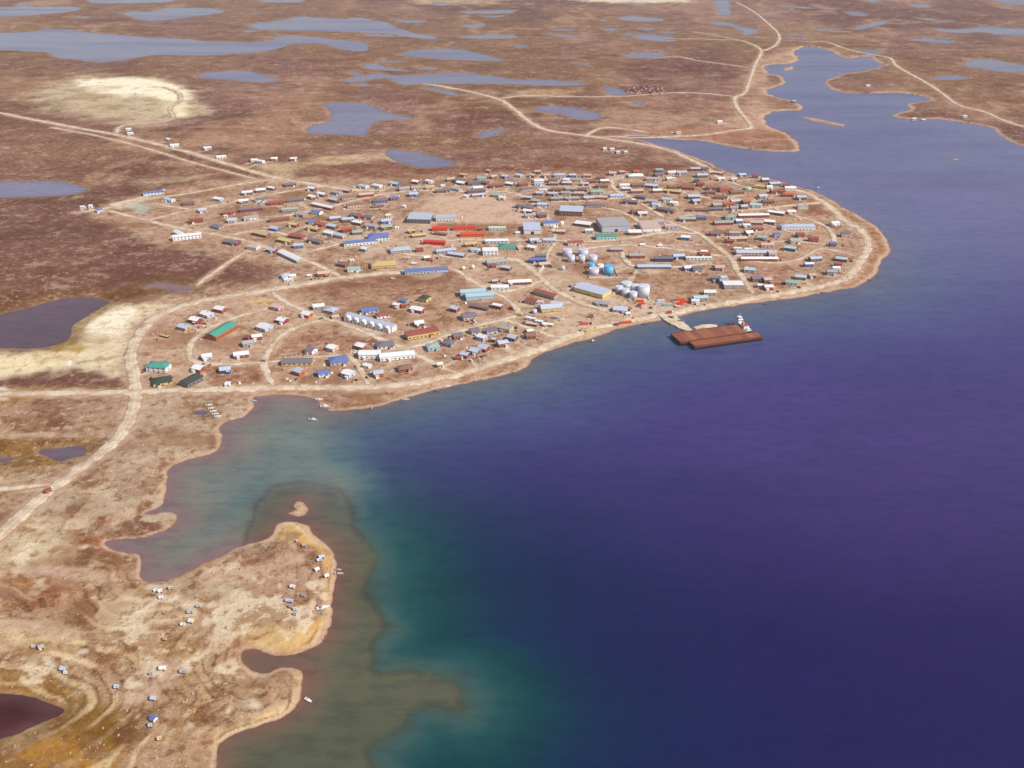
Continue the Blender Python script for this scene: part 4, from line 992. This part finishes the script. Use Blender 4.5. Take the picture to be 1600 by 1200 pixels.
# terrace of six white units
x0, y0 = gp(543, 498, 4); x1, y1 = gp(609, 516, 4)
tang = math.degrees(math.atan2(y1 - y0, x1 - x0)); tl = math.hypot(x1 - x0, y1 - y0) + 6
tx, ty = (x0 + x1) / 2, (y0 + y1) / 2
e = empty('row_house', tx, ty, ground_z(tx, ty), tang)
tag(e, 'terrace of six white gabled units inside the loop streets', 'row house')
MB().box(-tl / 2, tl / 2, 0, 9, -.4, 6.2).build('wall', WALL['w'], e)
MB().extr([(-.4, 6.2), (9.4, 6.2), (4.5, 8.2)], -tl / 2 - .4, tl / 2 + .4).build('roof', ROOF['l'], e)
for q in range(6):
    ux = -tl / 2 + tl * (q + .5) / 6
    b = MB(); hw = tl / 12 * .72
    b.v = [(ux - hw, -4, -.4), (ux + hw, -4, -.4), (ux + hw, -4, 5.6), (ux, -4, 7.4), (ux - hw, -4, 5.6), (ux - hw, -.01, -.4), (ux + hw, -.01, -.4), (ux + hw, -.01, 5.6), (ux, -.01, 7.4), (ux - hw, -.01, 5.6)]
    b.f = [(4, 3, 2, 1, 0), (5, 6, 7, 8, 9), (0, 1, 6, 5), (1, 2, 7, 6), (2, 3, 8, 7), (3, 4, 9, 8), (4, 0, 5, 9)]
    u = b.build('bay', WALL['w'], e)
    for zz in (1.2, 3.9):
        add_opening(u, 'window', 'win', M_GLASS, (1.7, 1.25), (ux - .6, -4.03, zz), 0)
    add_opening(u, 'door', 'door', M_DARK, (1.1, 2.1), (ux + 1.6, -4.03, 0.0), 0)
foot.append((tx, ty, tl / 2))

# ------------------------------------------------------------------ tanks
def tank(px, py, wpx, hpx, mat, label, group, name='fuel_tank', cone=.08):
    """px,py: foot of the tank (nearest point of its base) in the photograph"""
    r = wpx / 2 / px_per_m(py)
    h = hpx / px_per_m(py) / math.cos(math.atan2(CAM_H, gp(800, py)[1]))
    x, y = gp(px, py, 1.8); y += r
    e = empty(name, x, y, ground_z(x, y))
    MB().cyl(0, 0, -.3, h, r, n=28).build('shell', mat, e, True)
    MB().cyl(0, 0, h + .01, h + .01 + r * cone, r * 1.02, r * .1, n=28).build('roof', mat, e)
    MB().box(r + .02, r + .5, -.4, .4, -.2, h).build('ladder', M_DARK, e)
    tag(e, label, 'tank', group)
    foot.append((x, y, r + 1))
PALE = plain('tank_pale', (206, 206, 220), .5, .04, 0, .4, .15); BLUE = plain('tank_blue', (104, 178, 222), .5, .02, 0, .4, .1); CREAM = plain('tank_cream', (238, 234, 214), .5, .02, 0, .4, .1)
GREEN = plain('tank_green', (176, 206, 176), .6, .02)
for px, py, w_, h_, m_, lab in ((887, 402, 15, 10, PALE, 'back left pale tank of the upper five-tank cluster'), (912, 402, 16, 10, PALE, 'back right pale tank of the upper five-tank cluster'),
                               (893, 411, 11, 10, PALE, 'front left pale tank of the upper five-tank cluster'), (909.5, 411, 10.5, 10, PALE, 'front middle pale tank of the upper five-tank cluster'),
                               (927, 411.5, 13.5, 10, PALE, 'front right pale tank of the upper five-tank cluster')):
    tank(px, py, w_, h_, m_, lab, 'upper pale fuel tanks')
for px, py, w_, h_, m_, lab in ((925, 421, 10.5, 8, BLUE, 'small light blue tank at the back of the walled pen'), (938.5, 425, 10, 10, CREAM, 'cream white tank in the walled tank pen'),
                               (951.5, 431, 15, 13, BLUE, 'large bright blue tank at right of the walled pen'), (928.5, 431, 16, 9, PALE, 'squat pale tank at front left of the walled pen')):
    tank(px, py, w_, h_, m_, lab, 'tanks in the walled pen')
for px, py, w_, h_, m_, lab in ((968, 457.5, 12.5, 8, M_STEEL, 'left small silver tank of the dock tank farm'), (980, 450.5, 17, 6, M_STEEL, 'rear silver tank of the dock tank farm'),
                               (978, 463, 13, 9, M_STEEL, 'middle small silver tank of the dock tank farm'), (990, 467.5, 12.5, 9, M_STEEL, 'front small silver tank of the dock tank farm'),
                               (993, 459, 15, 11, M_STEEL, 'tall silver tank just left of the largest tank'), (1006.5, 466, 19, 16, M_STEEL, 'largest and tallest silver tank of the dock farm')):
    tank(px, py, w_, h_, m_, lab, 'dock tank farm')
tank(878, 354, 6, 7, CREAM, 'right upright white tank beside the bright blue roof', 'white tanks', 'water_tank'); tank(866, 358, 6, 5, CREAM, 'left upright white tank beside the bright blue roof', 'white tanks', 'water_tank')
tank(622, 358.5, 3.5, 4, CREAM, 'right one of two tiny cream tanks near clinic', 'tiny tanks', 'water_tank'); tank(618, 358.5, 3.5, 4, CREAM, 'left one of two tiny cream tanks near clinic', 'tiny tanks', 'water_tank')
tank(835.5, 491, 7, 6, PALE, 'single upright pale silo in the dock yards', None, 'silo'); tank(880, 423, 6, 6, PALE, 'lone narrow pale tank left of the walled pen', None, 'silo')
tank(1169.5, 298, 11, 3.5, GREEN, 'low round pale green tank on the right back shore', None, 'water_tank', .3)
# concrete wall round the pen
pc = [gp(920, 434, 1.8), gp(966, 434, 1.8), gp(959, 419, 1.8), gp(915, 419, 1.8)]
e = empty('tank_pen', *pc[0], ground_z(*pc[0])); tag(e, 'low white retaining wall round the blue and cream tanks', 'wall')
for q in range(4):
    a, b = pc[q], pc[(q + 1) % 4]
    l = math.hypot(b[0] - a[0], b[1] - a[1])
    o = MB().box(.21, l - .21, -.2, .2, -.4, 1.3).build('wall_side', WALL['w' if q == 0 else 'p'], e)
    o.location = (a[0] - pc[0][0], a[1] - pc[0][1], 0); o.rotation_euler = (0, 0, math.atan2(b[1] - a[1], b[0] - a[0]))
# two radomes
for q, (px, py) in enumerate(((724, 422), (739, 420))):
    x, y = gp(px, py, 1.8)
    e = empty('radome', x, y, ground_z(x, y))
    tag(e, ('left' if q == 0 else 'right') + ' of two cream spheres on the gravel above the twin warehouse', 'dome', 'cream spheres')
    bm = bmesh.new(); bmesh.ops.create_icosphere(bm, subdivisions=3, radius=2.4)
    me = bpy.data.meshes.new('dome'); bm.to_mesh(me); bm.free(); me.materials.append(CREAM)
    for p_ in me.polygons: p_.use_smooth = True
    o = bpy.data.objects.new('dome', me); C.objects.link(o); o.parent = e; o.location = (0, 0, 3.0)
    MB().cyl(0, 0, -.3, 1.4, 1.5, 1.3, 14).build('plinth', M_CONC, e)

# ------------------------------------------------------------------ containers, vehicles, boats
def container(px, py, ang, L, col, label, group=None, H=2.6):
    x, y = gp(px, py, 3)
    e = empty('shipping_container', x, y, ground_z(x, y), ang)
    MB().box(-L / 2, L / 2, -1.22, 1.22, .1, H).build('body', WALL[col], e)
    MB().box(L / 2 + .01, L / 2 + .09, -1.1, 1.1, .2, H - .1).build('door', WALL[col], e)
    b = MB()
    for k in range(int(L / .6)):
        xx = -L / 2 + .3 + k * .6
        b.box(xx, xx + .3, -1.29, -1.221, .2, H - .15)
    b.build('corrugation', WALL[col], e)
    tag(e, label, 'container', group); foot.append((x, y, L / 2 + 1))
for px, py, a, L, col, lab in ((1000, 470.5, 4, 9, 'O', 'upper orange container just right of the dock tank farm'), (1003, 474, 4, 6, 'O', 'small orange container in front of the dock tank farm'),
                              (998, 477.5, 4, 5, 'r', 'dark red container in front of the dock tank farm'), (1063, 468, 4, 11, 'O', 'upper of three orange containers above the pier'),
                              (1070, 471, 4, 11, 'O', 'middle of three orange containers above the pier'), (1062, 474.5, 4, 8, 'O', 'front of three orange containers above the pier'),
                              (977, 502.5, 14, 14, 'O', 'long orange container at the water edge left of pier'), (963, 505.5, 10, 5, 'r', 'short red container at the water edge left of pier'),
                              (913, 506, 8, 8, 'O', 'orange container on the open gravel yard'), (915, 502.5, 18, 10, 'p', 'pale container behind the yard orange container'),
                              (924, 516, 20, 14, 'y', 'long yellow-tan container near the shore road'), (1043, 476, -5, 10, 'c', 'light blue container above the pier'),
                              (1032, 470, 0, 8, 'w', 'white container left of the light blue one'), (1029, 474, 6, 8, 'l', 'grey container in front of the white one'),
                              (980, 483, -8, 6, 'r', 'dark red container beside the grey dock shed'), (1008, 470, 0, 4, 'w', 'short white container beside the largest tank')):
    container(px, py, a, L, col, lab, 'containers by the dock')

def vehicle(px, py, ang, col, kind, label):
    x, y = gp(px, py, 2.5)
    e = empty('pickup_truck' if kind == 'p' else 'box_truck' if kind == 't' else 'van', x, y, ground_z(x, y) + .35, ang)
    m_ = WALL[col]
    L = {'p': 5.4, 'v': 5.0, 't': 8.0}[kind]
    h = L / 2
    if kind == 'p':
        MB().box(-h, h, -.95, .95, .45, 1.05).build('body', m_, e)
        MB().box(-.4, 1.2, -.85, .85, 1.05, 1.8, .82).build('cab', m_, e)
        MB().box(-.25, 1.3, -.87, .87, 1.2, 1.65, .85).build('window', M_GLASS, e)
    elif kind == 'v':
        MB().box(-h, h, -1, 1, .45, 1.2).build('body', m_, e)
        MB().box(-h + .1, h - 1.2, -.95, .95, 1.2, 2.1, .9).build('cab', m_, e)
        MB().box(-h + .3, h - 1.1, -.97, .97, 1.35, 1.9, .92).build('window', M_GLASS, e)
    else:
        MB().box(-h, h - 2.2, -1.25, 1.25, .9, 3.3).build('cargo_box', m_, e)
        MB().box(h - 2.1, h, -1.15, 1.15, .7, 2.5, .9).build('cab', WALL['w'], e)
        MB().box(h - 1.6, h + .03, -1.17, 1.17, 1.5, 2.2, .92).build('window', M_GLASS, e)
        MB().box(-h, h, -.8, .8, .5, .88).build('chassis', M_TYRE, e)
    for sx in (-h * .62, h * .62):
        for sy in (-1, 1):
            w = shared('wheel', 'wheel', M_TYRE, lambda: MB().cyl(0, 0, -.14, .14, .42, n=12, ax='y'))
            w.parent = e; w.location = (sx, sy * .9, .42)
    tag(e, label, 'truck' if kind != 'v' else 'van', 'vehicles')
    return e
for px, py, a, c_, k, lab in ((77, 768, 55, 'r', 't', 'red truck with white cab driving on the lower left road'), (400, 275, -20, 'd', 'p', 'dark pickup at the upper left road junction'),
    (1031, 384, 0, 'w', 'v', 'leftmost white van parked in the row below the long hall'), (1049, 385, 0, 'w', 'v', 'second white van from left in the parked row'),
    (1072, 385, 0, 'w', 'v', 'third white van from left in the parked row'), (1089, 384.5, 0, 'w', 'v', 'rightmost white van in the parked row'),
    (648, 413, 0, 'w', 't', 'white truck above the long blue-roofed building'), (636, 404, 5, 'p', 't', 'beige truck left of the scrap yard above blue building'),
    (674, 407, 10, 'o', 't', 'orange machine truck in the scrap yard'), (800, 483, -40, 'o', 't', 'orange truck on the street left of the workshop'),
    (812, 492.5, -15, 'y', 't', 'yellow truck on the street below the workshop'), (1047, 489, 10, 'o', 't', 'rust truck at the top of the pier'),
    (1050, 496, -35, 'n', 't', 'brown truck halfway down the pier'), (1064, 501, -35, 'n', 't', 'brown loader truck at the pier bend'), (1074, 507, -30, 'd', 'p', 'dark pickup at the end of the pier'),
    (1059, 479.5, 0, 'w', 'v', 'white van on the shore road above the pier'), (1016, 489, 5, 'd', 'p', 'dark pickup on the shore road left of pier'), (502, 497.5, 15, 'd', 'p', 'dark pickup at the loop street junction'),
    (411, 564, 0, 'd', 'p', 'dark pickup at the lower loop crossing'), (688, 399, 10, 'w', 'v', 'white van beside the scrap yard'), (691, 401, 30, 'w', 'v', 'cream van right of the scrap yard white van'),
    (925, 495, 10, 'n', 't', 'brown truck at the top of the open gravel yard'), (868, 497, -15, 'p', 't', 'pale truck in the dock yards'), (878, 500, 20, 'w', 'v', 'white van in the dock yards'),
    (910, 335, 0, 'w', 'v', 'white van beside the brown lodge'), (860, 361, 0, 'p', 'v', 'beige van below the bright blue roof'), (614, 436, 0, 'w', 'v', 'white van alone on the brown field below tan hall'),
    (579, 381, -10, 'd', 'p', 'dark pickup parked before the long clinic'), (986, 427, 0, 'n', 'p', 'brown pickup below the very long dark shed'), (1190, 402, 0, 'w', 'v', 'white van between the long barracks'),
    (1250, 343, 40, 'w', 'v', 'white van near the stepped residence'), (413, 357, 0, 'w', 'v', 'white van by the tan-roofed houses')):
    vehicle(px, py, a, c_, k, lab)

def to_px(x, y, z):
    vy, vz = y, z - CAM_H
    dpt = vy * math.cos(PITCH) - vz * math.sin(PITCH)
    up = vy * math.sin(PITCH) + vz * math.cos(PITCH)
    return 800 + FPX * x / dpt, 600 - FPX * up / dpt
RPV = np.concatenate([P for nm, w_, P in roads_g])
nv = 0
for o, px, py, what, dist, cat in rng.sample(RECS, len(RECS)):
    if cat != 'house' or nv >= 44 or py < 290: continue
    hx_, hy_ = o.location.x, o.location.y
    k = int(((RPV[:, 0] - hx_) ** 2 + (RPV[:, 1] - hy_) ** 2).argmin())
    dx_, dy_ = RPV[k, 0] - hx_, RPV[k, 1] - hy_
    dl = math.hypot(dx_, dy_)
    if not 16 < dl < 60: continue
    vx, vy_ = hx_ + dx_ / dl * 12.5, hy_ + dy_ / dl * 12.5
    if any((vx - a) ** 2 + (vy_ - b) ** 2 < (r_ + 1.0) ** 2 and (a - hx_) ** 2 + (b - hy_) ** 2 > 4 for a, b, r_ in foot): continue
    if any((vx - a) ** 2 + (vy_ - b) ** 2 < max(r_ - 1.0, 0) ** 2 for a, b, r_ in foot): continue
    c_, cn = rng.choice([('w', 'white'), ('d', 'grey'), ('r', 'red'), ('B', 'navy'), ('w', 'white'), ('n', 'brown')])
    kd = rng.choice('ppv')
    qx, qy = to_px(vx, vy_, 2.5)
    v = vehicle(qx, qy, math.degrees(math.atan2(dy_, dx_)), c_, kd, '')
    register(v, qx, qy, f"{cn} {'pickup' if kd == 'p' else 'van'} parked beside a house", 'truck' if kd == 'p' else 'van')
    foot.append((vx, vy_, 3.5)); nv += 1

def boat(px, py, ang, L, col, label, water=False, cabin=False):
    x, y = gp(px, py, .6)
    z = 0 if water else max(ground_z(x, y), 0)
    e = empty('motor_boat', x, y, z, ang)
    B = L * .17
    secs = [(-L / 2, B * .9, .0), (-L * .1, B, 0), (L * .25, B * .75, .05), (L / 2, .05, .45)]
    b = MB()
    for xx, w, k in secs:
        b.v += [(xx, -w, .95), (xx, -w * .6, k), (xx, w * .6, k), (xx, w, .95)]
    for q in range(3):
        for j in range(3): b.f.append((q * 4 + j, q * 4 + j + 1, q * 4 + 5 + j, q * 4 + 4 + j))
        b.f.append((q * 4 + 3, q * 4, q * 4 + 4, q * 4 + 7))
    b.f += [(0, 1, 2, 3), (12, 13, 14, 15)]
    b.build('hull', WALL[col], e)
    MB().box(-L * .3, -L * .2, -B * .8, B * .8, .96, 1.06).build('seat', M_DARK, e)
    MB().box(-L / 2 - .35, -L / 2 - .02, -.2, .2, .3, 1.4).build('outboard_motor', M_TYRE, e)
    if cabin: MB().box(-L * .12, L * .18, -B * .7, B * .7, .96, 2.0, .85).build('cabin', WALL['w'], e)
    tag(e, label, 'boat', 'small boats')
for px, py, a, L, c_, w_, lab in ((489, 655.5, -12, 9, 'l', 1, 'small grey motorboat moored in the cove below the loop'), (499, 624, 3, 7, 'w', 0, 'upper white boat beached in the cove corner'),
    (507, 634.5, 8, 8, 'w', 0, 'middle white boat beached in the cove corner'), (518, 641, 5, 7, 'p', 0, 'lowest pale boat beached in the cove corner'), (397, 626, -20, 6, 'l', 0, 'grey boat at the left side of the cove'),
    (634, 624, 5, 7, 'l', 0, 'grey boat at the waterline below the dark red house'), (684, 611, 0, 6, 'd', 0, 'dark boat at the waterline below the beach road'), (699, 603.5, 5, 6, 'w', 0, 'white boat at the waterline below the beach road'),
    (803, 581, -20, 6, 'p', 0, 'pale boat on the rounded beach point'), (849, 557.5, 15, 4, 'd', 1, 'left of two dark skiffs just off the beach'), (854, 554, 15, 4, 'd', 1, 'right of two dark skiffs just off the beach'),
    (926, 533, 3, 9, 'd', 1, 'dark boat off the beach left of the pier'), (1008, 506.5, -8, 7, 'd', 1, 'dark boat near the waterline left of barge'), (1197, 475.5, -12, 7, 'd', 1, 'dark boat near the shore right of the barges'),
    (505, 950, 20, 9, 'w', 0, 'long white boat drawn up on the spit beach'), (506, 960, 0, 7, 'g', 0, 'grey boat drawn up on the spit beach'), (530, 896, 0, 7, 'p', 1, 'front boat moored at the spit edge'),
    (529, 890, 0, 5, 'g', 1, 'back boat moored at the spit edge'), (482, 1094, -35, 6, 'w', 1, 'bright white boat floating off the lower beach'), (1360, 437, 8, 7, 'd', 1, 'dark boat off the right tip of town'),
    (1373, 432.5, 0, 5, 'd', 1, 'smaller dark boat off the right tip'), (1286, 457, 5, 6, 'd', 0, 'dark boat on the lower right beach'), (1278, 293.5, 0, 9, 'p', 0, 'pale boat on the right back beach'), (581, 637, 70, 4, 'p', 0, 'pale skiff on the beach below long white residence')):
    boat(px, py, a, L, c_, lab, bool(w_), L >= 8)
for q in range(5):
    boat(327 + q * 3.4, 634 + q * 4.6, 12, 6.5, 'w', ('topmost', 'second from top', 'middle', 'fourth from top', 'lowest')[q] + ' of five white boats laid up by the small pond')

# ------------------------------------------------------------------ pier, barges, tug
def prism_px(name, pts, z0, z1, mat):
    P = [gp(x, y, z1) for x, y in pts]
    c = np.mean(P, 0)
    P = np.array(chaikin(P, 2)); P = P + np.array([[rng.uniform(-.8, .8), rng.uniform(-.8, .8)] for _ in P])
    b = MB(); n = len(P)
    b.v = [((p[0] - c[0]) * 1.12, (p[1] - c[1]) * 1.12, z0) for p in P] + [(p[0] - c[0], p[1] - c[1], z1 + rng.uniform(-.2, .2)) for p in P] + [(0, 0, z1 + .2)]
    b.f = [(i, (i + 1) % n, n + (i + 1) % n, n + i) for i in range(n)] + [(n + i, n + (i + 1) % n, 2 * n) for i in range(n)]
    e = empty(name, c[0], c[1], 0)
    b.build('fill', mat, e)
    return e
e = prism_px('pier', [(1026, 490), (1036, 498), (1047, 505), (1063, 513), (1078, 518.5), (1082, 514), (1071, 505.5), (1060, 498), (1055, 489), (1040, 485)], -3, 2.0, m_road)
tag(e, 'gravel pier sloping down from the shore to the barges', 'pier')
e = prism_px('landing_stage', [(1080, 511.5), (1092, 513), (1121, 509.5), (1118, 506.5), (1100, 506.5)], -3, 1.6, m_road)
tag(e, 'flat pale landing stage behind the barges', 'pier')

bx, by = gp(1098, 540, 4.3)
e1 = (math.cos(math.radians(18)), math.sin(math.radians(18))); e2 = (-e1[1], e1[0])
def barge(o1, o2, L, Wd, label, zt=3.2):
    x, y = bx + e1[0] * o1 + e2[0] * o2, by + e1[1] * o1 + e2[1] * o2
    e = empty('barge', x, y, 0, 18)
    h = MB().extr([(0, -1.2), (Wd, -1.2), (Wd, zt - .02), (0, zt - .02)], 2.5, L - 2.5)
    h.build('hull', M_BLACK, e)
    for s0, s1 in ((2.49, 0), (L - 2.49, L)):
        b = MB()
        b.v = [(s0, 0, -1.2), (s0, Wd, -1.2), (s0, Wd, zt - .02), (s0, 0, zt - .02), (s1, 0, .9), (s1, Wd, .9), (s1, Wd, zt - .02), (s1, 0, zt - .02)]
        b.f = [(0, 1, 2, 3), (4, 5, 6, 7), (0, 1, 5, 4), (1, 2, 6, 5), (2, 3, 7, 6), (3, 0, 4, 7)]
        b.build('rake', M_BLACK, e)
    MB().box(-.05, L + .05, -.08, Wd + .08, zt - 1.5, zt - .03).build('rubbing_strake', M_RUST2, e)
    d = MB().box(0, L, 0, Wd, zt, zt + .12).build('deck', M_RUST, e)
    n = int(L / 7)
    for k in range(n):
        MB().box(k * L / n + .15, (k + 1) * L / n - .15, .9, Wd - .9, zt + .121, zt + .19).build('deck_plate', M_RUST, d)
    for nm_, (a0, a1, b0, b1) in {'bulwark_near': (0, L, .05, .45), 'bulwark_far': (0, L, Wd - .45, Wd - .05)}.items():
        MB().box(a0, a1, b0, b1, zt + .121, zt + .75).build('bulwark', M_RUST2, e)
    for k in range(5):
        MB().cyl(2 + k * (L - 4) / 4, 1.2, zt + .19, zt + .95, .3, n=10).build('bollard', M_BLACK, e)
    tag(e, label, 'barge', 'barges')
barge(-9, 0, 82, 13.5, 'narrow rust-brown barge nearest the open lake', 4.3)
barge(-19, 14.2, 81, 24, 'wide rust-brown barge against the pier', 4.5)
# tug
x, y = bx + e1[0] * 67.6 + e2[0] * 31.5, by + e1[1] * 67.6 + e2[1] * 31.5
e = empty('tugboat', x, y, 0, 18 - 90)
tag(e, 'white and red tugboat moored across the end of the barges', 'tugboat')
b = MB(); secs = [(-17, 3.6, 2.8), (-15, 4.4, 2.6), (6, 4.6, 2.6), (12, 3.6, 3.2), (17.5, .2, 4.2)]
for xx, w, zt in secs: b.v += [(xx, -w, zt), (xx, -w * .75, -1.2), (xx, w * .75, -1.2), (xx, w, zt)]
for q in range(4):
    for j in range(3): b.f.append((q * 4 + j, q * 4 + j + 1, q * 4 + 5 + j, q * 4 + 4 + j))
    b.f.append((q * 4 + 3, q * 4, q * 4 + 4, q * 4 + 7))
b.f += [(0, 1, 2, 3), (16, 17, 18, 19)]
b.build('hull', M_BLACK, e)
MB().box(-15, 11, -3.9, 3.9, 2.85, 3.6).build('bulwark', WALL['w'], e)
h = MB().box(-11, 6, -3.4, 3.4, 3.61, 6.6).build('deckhouse', WALL['w'], e)
for q in range(6): add_opening(h, 'window', 'win', M_GLASS, (1.7, 1.25), (-9.6 + q * 2.7, -3.43, 4.7), 0)
h2 = MB().box(-13.5, -6.5, -3, 3, 6.61, 9.4).build('bridge', WALL['w'], e)
MB().box(-13.55, -6.4, -3.05, 3.05, 8.1, 8.9).build('window_band', M_GLASS, h2)
h3 = MB().box(-12.8, -8, -2.4, 2.4, 9.41, 12).build('wheelhouse', WALL['w'], e)
MB().box(-12.85, -7.95, -2.45, 2.45, 10.6, 11.5).build('window_band', M_GLASS, h3)
MB().cyl(-10.5, 0, 12.01, 17, .3, .12, 8).build('mast', WALL['w'], e)
for sy in (-2, 2):
    MB().cyl(0, sy, 6.61, 10.2, 1.0, .9, 14).build('funnel', WALL['r'], e)
MB().box(8, 11, -2.2, 2.2, 3.61, 6.0).build('winch_house', WALL['w'], e)
MB().box(2.5, 5.5, -2.8, 2.8, 6.61, 7.6).build('lifeboat', WALL['O'], e)
MB().cyl(4, 0, 6.61, 12.5, .22, .1, 8).build('derrick', WALL['r'], e)

# ------------------------------------------------------------------ stones and yard litter: too many to count
def scatter(name, n, pick, size, mats, label):
    vs, fs, mi = [], [], []
    k = 0; tries = 0
    while k < n and tries < n * 30:
        tries += 1
        px, py = pick()
        x, y = gp(px, py)
        z = ground_z(x, y)
        if z < .25: continue
        if any((x - a) ** 2 + (y - b_) ** 2 < r * r for a, b_, r in foot): continue
        s = size() ; a = rng.random() * 6.28
        sx, sy, sz = s * rng.uniform(.6, 1.5), s * rng.uniform(.5, 1), s * rng.uniform(.35, .8)
        b = len(vs); ca, sa = math.cos(a), math.sin(a)
        for (ux, uy, uz, t) in ((-1, -1, -.3, 1), (1, -1, -.3, 1), (1, 1, -.3, 1), (-1, 1, -.3, 1), (-1, -1, 1, .7), (1, -1, 1, .7), (1, 1, 1, .7), (-1, 1, 1, .7)):
            qx, qy = ux * sx * t * rng.uniform(.8, 1.1) / 2, uy * sy * t * rng.uniform(.8, 1.1) / 2
            vs.append((x + qx * ca - qy * sa, y + qx * sa + qy * ca, z + uz * sz))
        fs += [tuple(b + i for i in q) for q in ((3, 2, 1, 0), (4, 5, 6, 7), (0, 1, 5, 4), (1, 2, 6, 5), (2, 3, 7, 6), (3, 0, 4, 7))]
        mi += [rng.randrange(len(mats))] * 6
        k += 1
    me = bpy.data.meshes.new(name); me.from_pydata(vs, [], fs)
    for m_ in mats: me.materials.append(m_)
    me.polygons.foreach_set('material_index', mi); me.update()
    o = bpy.data.objects.new(name, me); C.objects.link(o)
    o['kind'] = 'stuff'; o['label'] = label; o['category'] = name.replace('_', ' ')
townP = gpoly(TOWN)
from mathutils import geometry
def in_town():
    while True:
        px, py = rng.uniform(215, 1390), rng.uniform(268, 620)
        x, y = gp(px, py)
        if poly_sdf(townP, np.array([x]), np.array([y]))[0] > 8: return px, py
FT = [f for f in foot if f[1] > 760]
def by_house():
    fx, fy, fr = rng.choice(FT)
    a = rng.uniform(0, 6.28); d = fr + abs(rng.gauss(0, 7))
    return to_px(fx + d * math.cos(a), fy + d * math.sin(a), 0)
scatter('yard_litter', 2300, by_house, lambda: rng.choice([.7, .9, 1.1, 1.4, 1.8, 2.4, 3.2]), [M_ROCK, WALL['w'], WALL['p'], WALL['n'], M_ROCK, WALL['r'], WALL['n'], WALL['g'], M_DARK], 'scattered crates, sleds, scrap and litter between the houses')
scatter('loose_stones', 420, lambda: (rng.uniform(0, 530), rng.uniform(620, 1200)), lambda: rng.choice([.4, .5, .7, 1.0, 1.4]), [M_ROCK, M_ROCK, WALL['y']], 'loose pale stones on the tundra at lower left')
def dump():
    return rng.gauss(1005, 18), rng.gauss(142.5, 3)
scatter('scrap_heap', 260, dump, lambda: rng.choice([2, 3, 4, 5]), [WALL['r'], M_DARK, WALL['n'], WALL['p']], 'dark red scrap heap on the tundra beside a far pond')

# ------------------------------------------------------------------ trodden gravel pads and driveways round the buildings
RP = np.concatenate([P for nm, w_, P in roads_g])
pad = np.zeros(X.shape)
def lay(ax, ay, bx_, by_, half, wgt):
    i0, i1 = np.searchsorted(ROWY, [min(ay, by_) - half - 9, max(ay, by_) + half + 9])
    if i1 <= i0: return
    c0, c1 = [int(v) for v in np.clip(np.searchsorted(UU, [(min(ax, bx_) - half - 6) / depth_of(ROWY[i0]) - .004, (max(ax, bx_) + half + 6) / depth_of(ROWY[i0]) + .004]), 0, NC)]
    xx = GX[i0:i1, c0:c1]; yy = GY[i0:i1, c0:c1]
    ex, ey = bx_ - ax, by_ - ay
    t_ = np.clip(((xx - ax) * ex + (yy - ay) * ey) / (ex * ex + ey * ey + 1e-6), 0, 1)
    dd = np.hypot(xx - ax - t_ * ex, yy - ay - t_ * ey)
    idx = ii[i0:i1, c0:c1]
    w = (1 - sstep(half * .75, half + 2.5, dd + n3[idx] * 3.5)) * wgt
    pad[idx] = np.maximum(pad[idx], w)
for fx, fy, fr in foot:
    if fy < 760: continue
    lay(fx, fy, fx + .1, fy, fr * .85 + rng.uniform(0, 3), rng.uniform(.2, .75))
    d2 = (RP[:, 0] - fx) ** 2 + (RP[:, 1] - fy) ** 2
    k = int(d2.argmin())
    if 100 < d2[k] < 4900: lay(fx, fy, RP[k, 0], RP[k, 1], 2.2, rng.uniform(.5, .9))
pad = np.clip(pad * (land > 3), 0, 1)[:, None]
add = base * (1 - pad) + lin(208, 188, 164)[None] * pad
c_ = np.ones((len(X), 4), np.float32); c_[:, :3] = add
ground.data.attributes['base'].data.foreach_set('color', c_.ravel())
ground.data.attributes['mott'].data.foreach_set('value', (mott * (1 - .55 * pad[:, 0])).astype(np.float32))

# ------------------------------------------------------------------ labels that single out each house
ORD = ['leftmost', 'second from left', 'third from left', 'fourth from left', 'fifth from left', 'sixth from left', 'seventh from left', 'eighth from left', 'ninth from left', 'tenth from left']
byk = {}
for r in RECS: byk.setdefault((r[3], r[4]), []).append(r)
for (what, dist), rs in byk.items():
    rs.sort(key=lambda r: r[1])
    for k, r in enumerate(rs):
        if len(rs) == 1: lab = f'{what} {dist}'
        elif len(rs) == 2: lab = f'{what} {dist}, ' + ('left of two' if k == 0 else 'right of two')
        else: lab = f'{what} {dist}, ' + (ORD[k] if k < len(rs) - 1 else 'rightmost')
        w_ = lab.split()
        if len(w_) > 16: lab = lab.replace('small ', '', 1)
        if len(lab.split()) > 16: lab = lab.replace('pinkish ', '', 1)
        if len(lab.split()) > 16: lab = lab.replace(' the ', ' ', 1)
        tag(r[0], lab, r[5], {'house': 'houses of the town', 'shed': 'small sheds in town', 'cabin': 'cabins and tents by the beach', 'truck': 'vehicles', 'van': 'vehicles'}[r[5]])

# ------------------------------------------------------------------ air
zt = CAM_H + 30
hx = float(np.abs(X).max()) + 600; hy0, hy1 = float(Y.min()) - 500, float(Y.max()) + 600
hz = MB().box(-hx, hx, hy0, hy1, -9, zt)
m_h = bpy.data.materials.new('haze_air'); m_h.use_nodes = True
t = m_h.node_tree
for n in list(t.nodes): t.nodes.remove(n)
out = nd(t, 'ShaderNodeOutputMaterial'); pv = nd(t, 'ShaderNodeVolumePrincipled')
pv.inputs['Color'].default_value = (.93, .90, .97, 1)
pv.inputs['Density'].default_value = HAZE_DENSITY
pv.inputs['Anisotropy'].default_value = 0.0
t.links.new(pv.outputs[0], out.inputs['Volume'])
o = hz.build('haze', m_h); o['kind'] = 'stuff'; o['label'] = 'thin pale haze filling the air over the land'; o['category'] = 'haze'
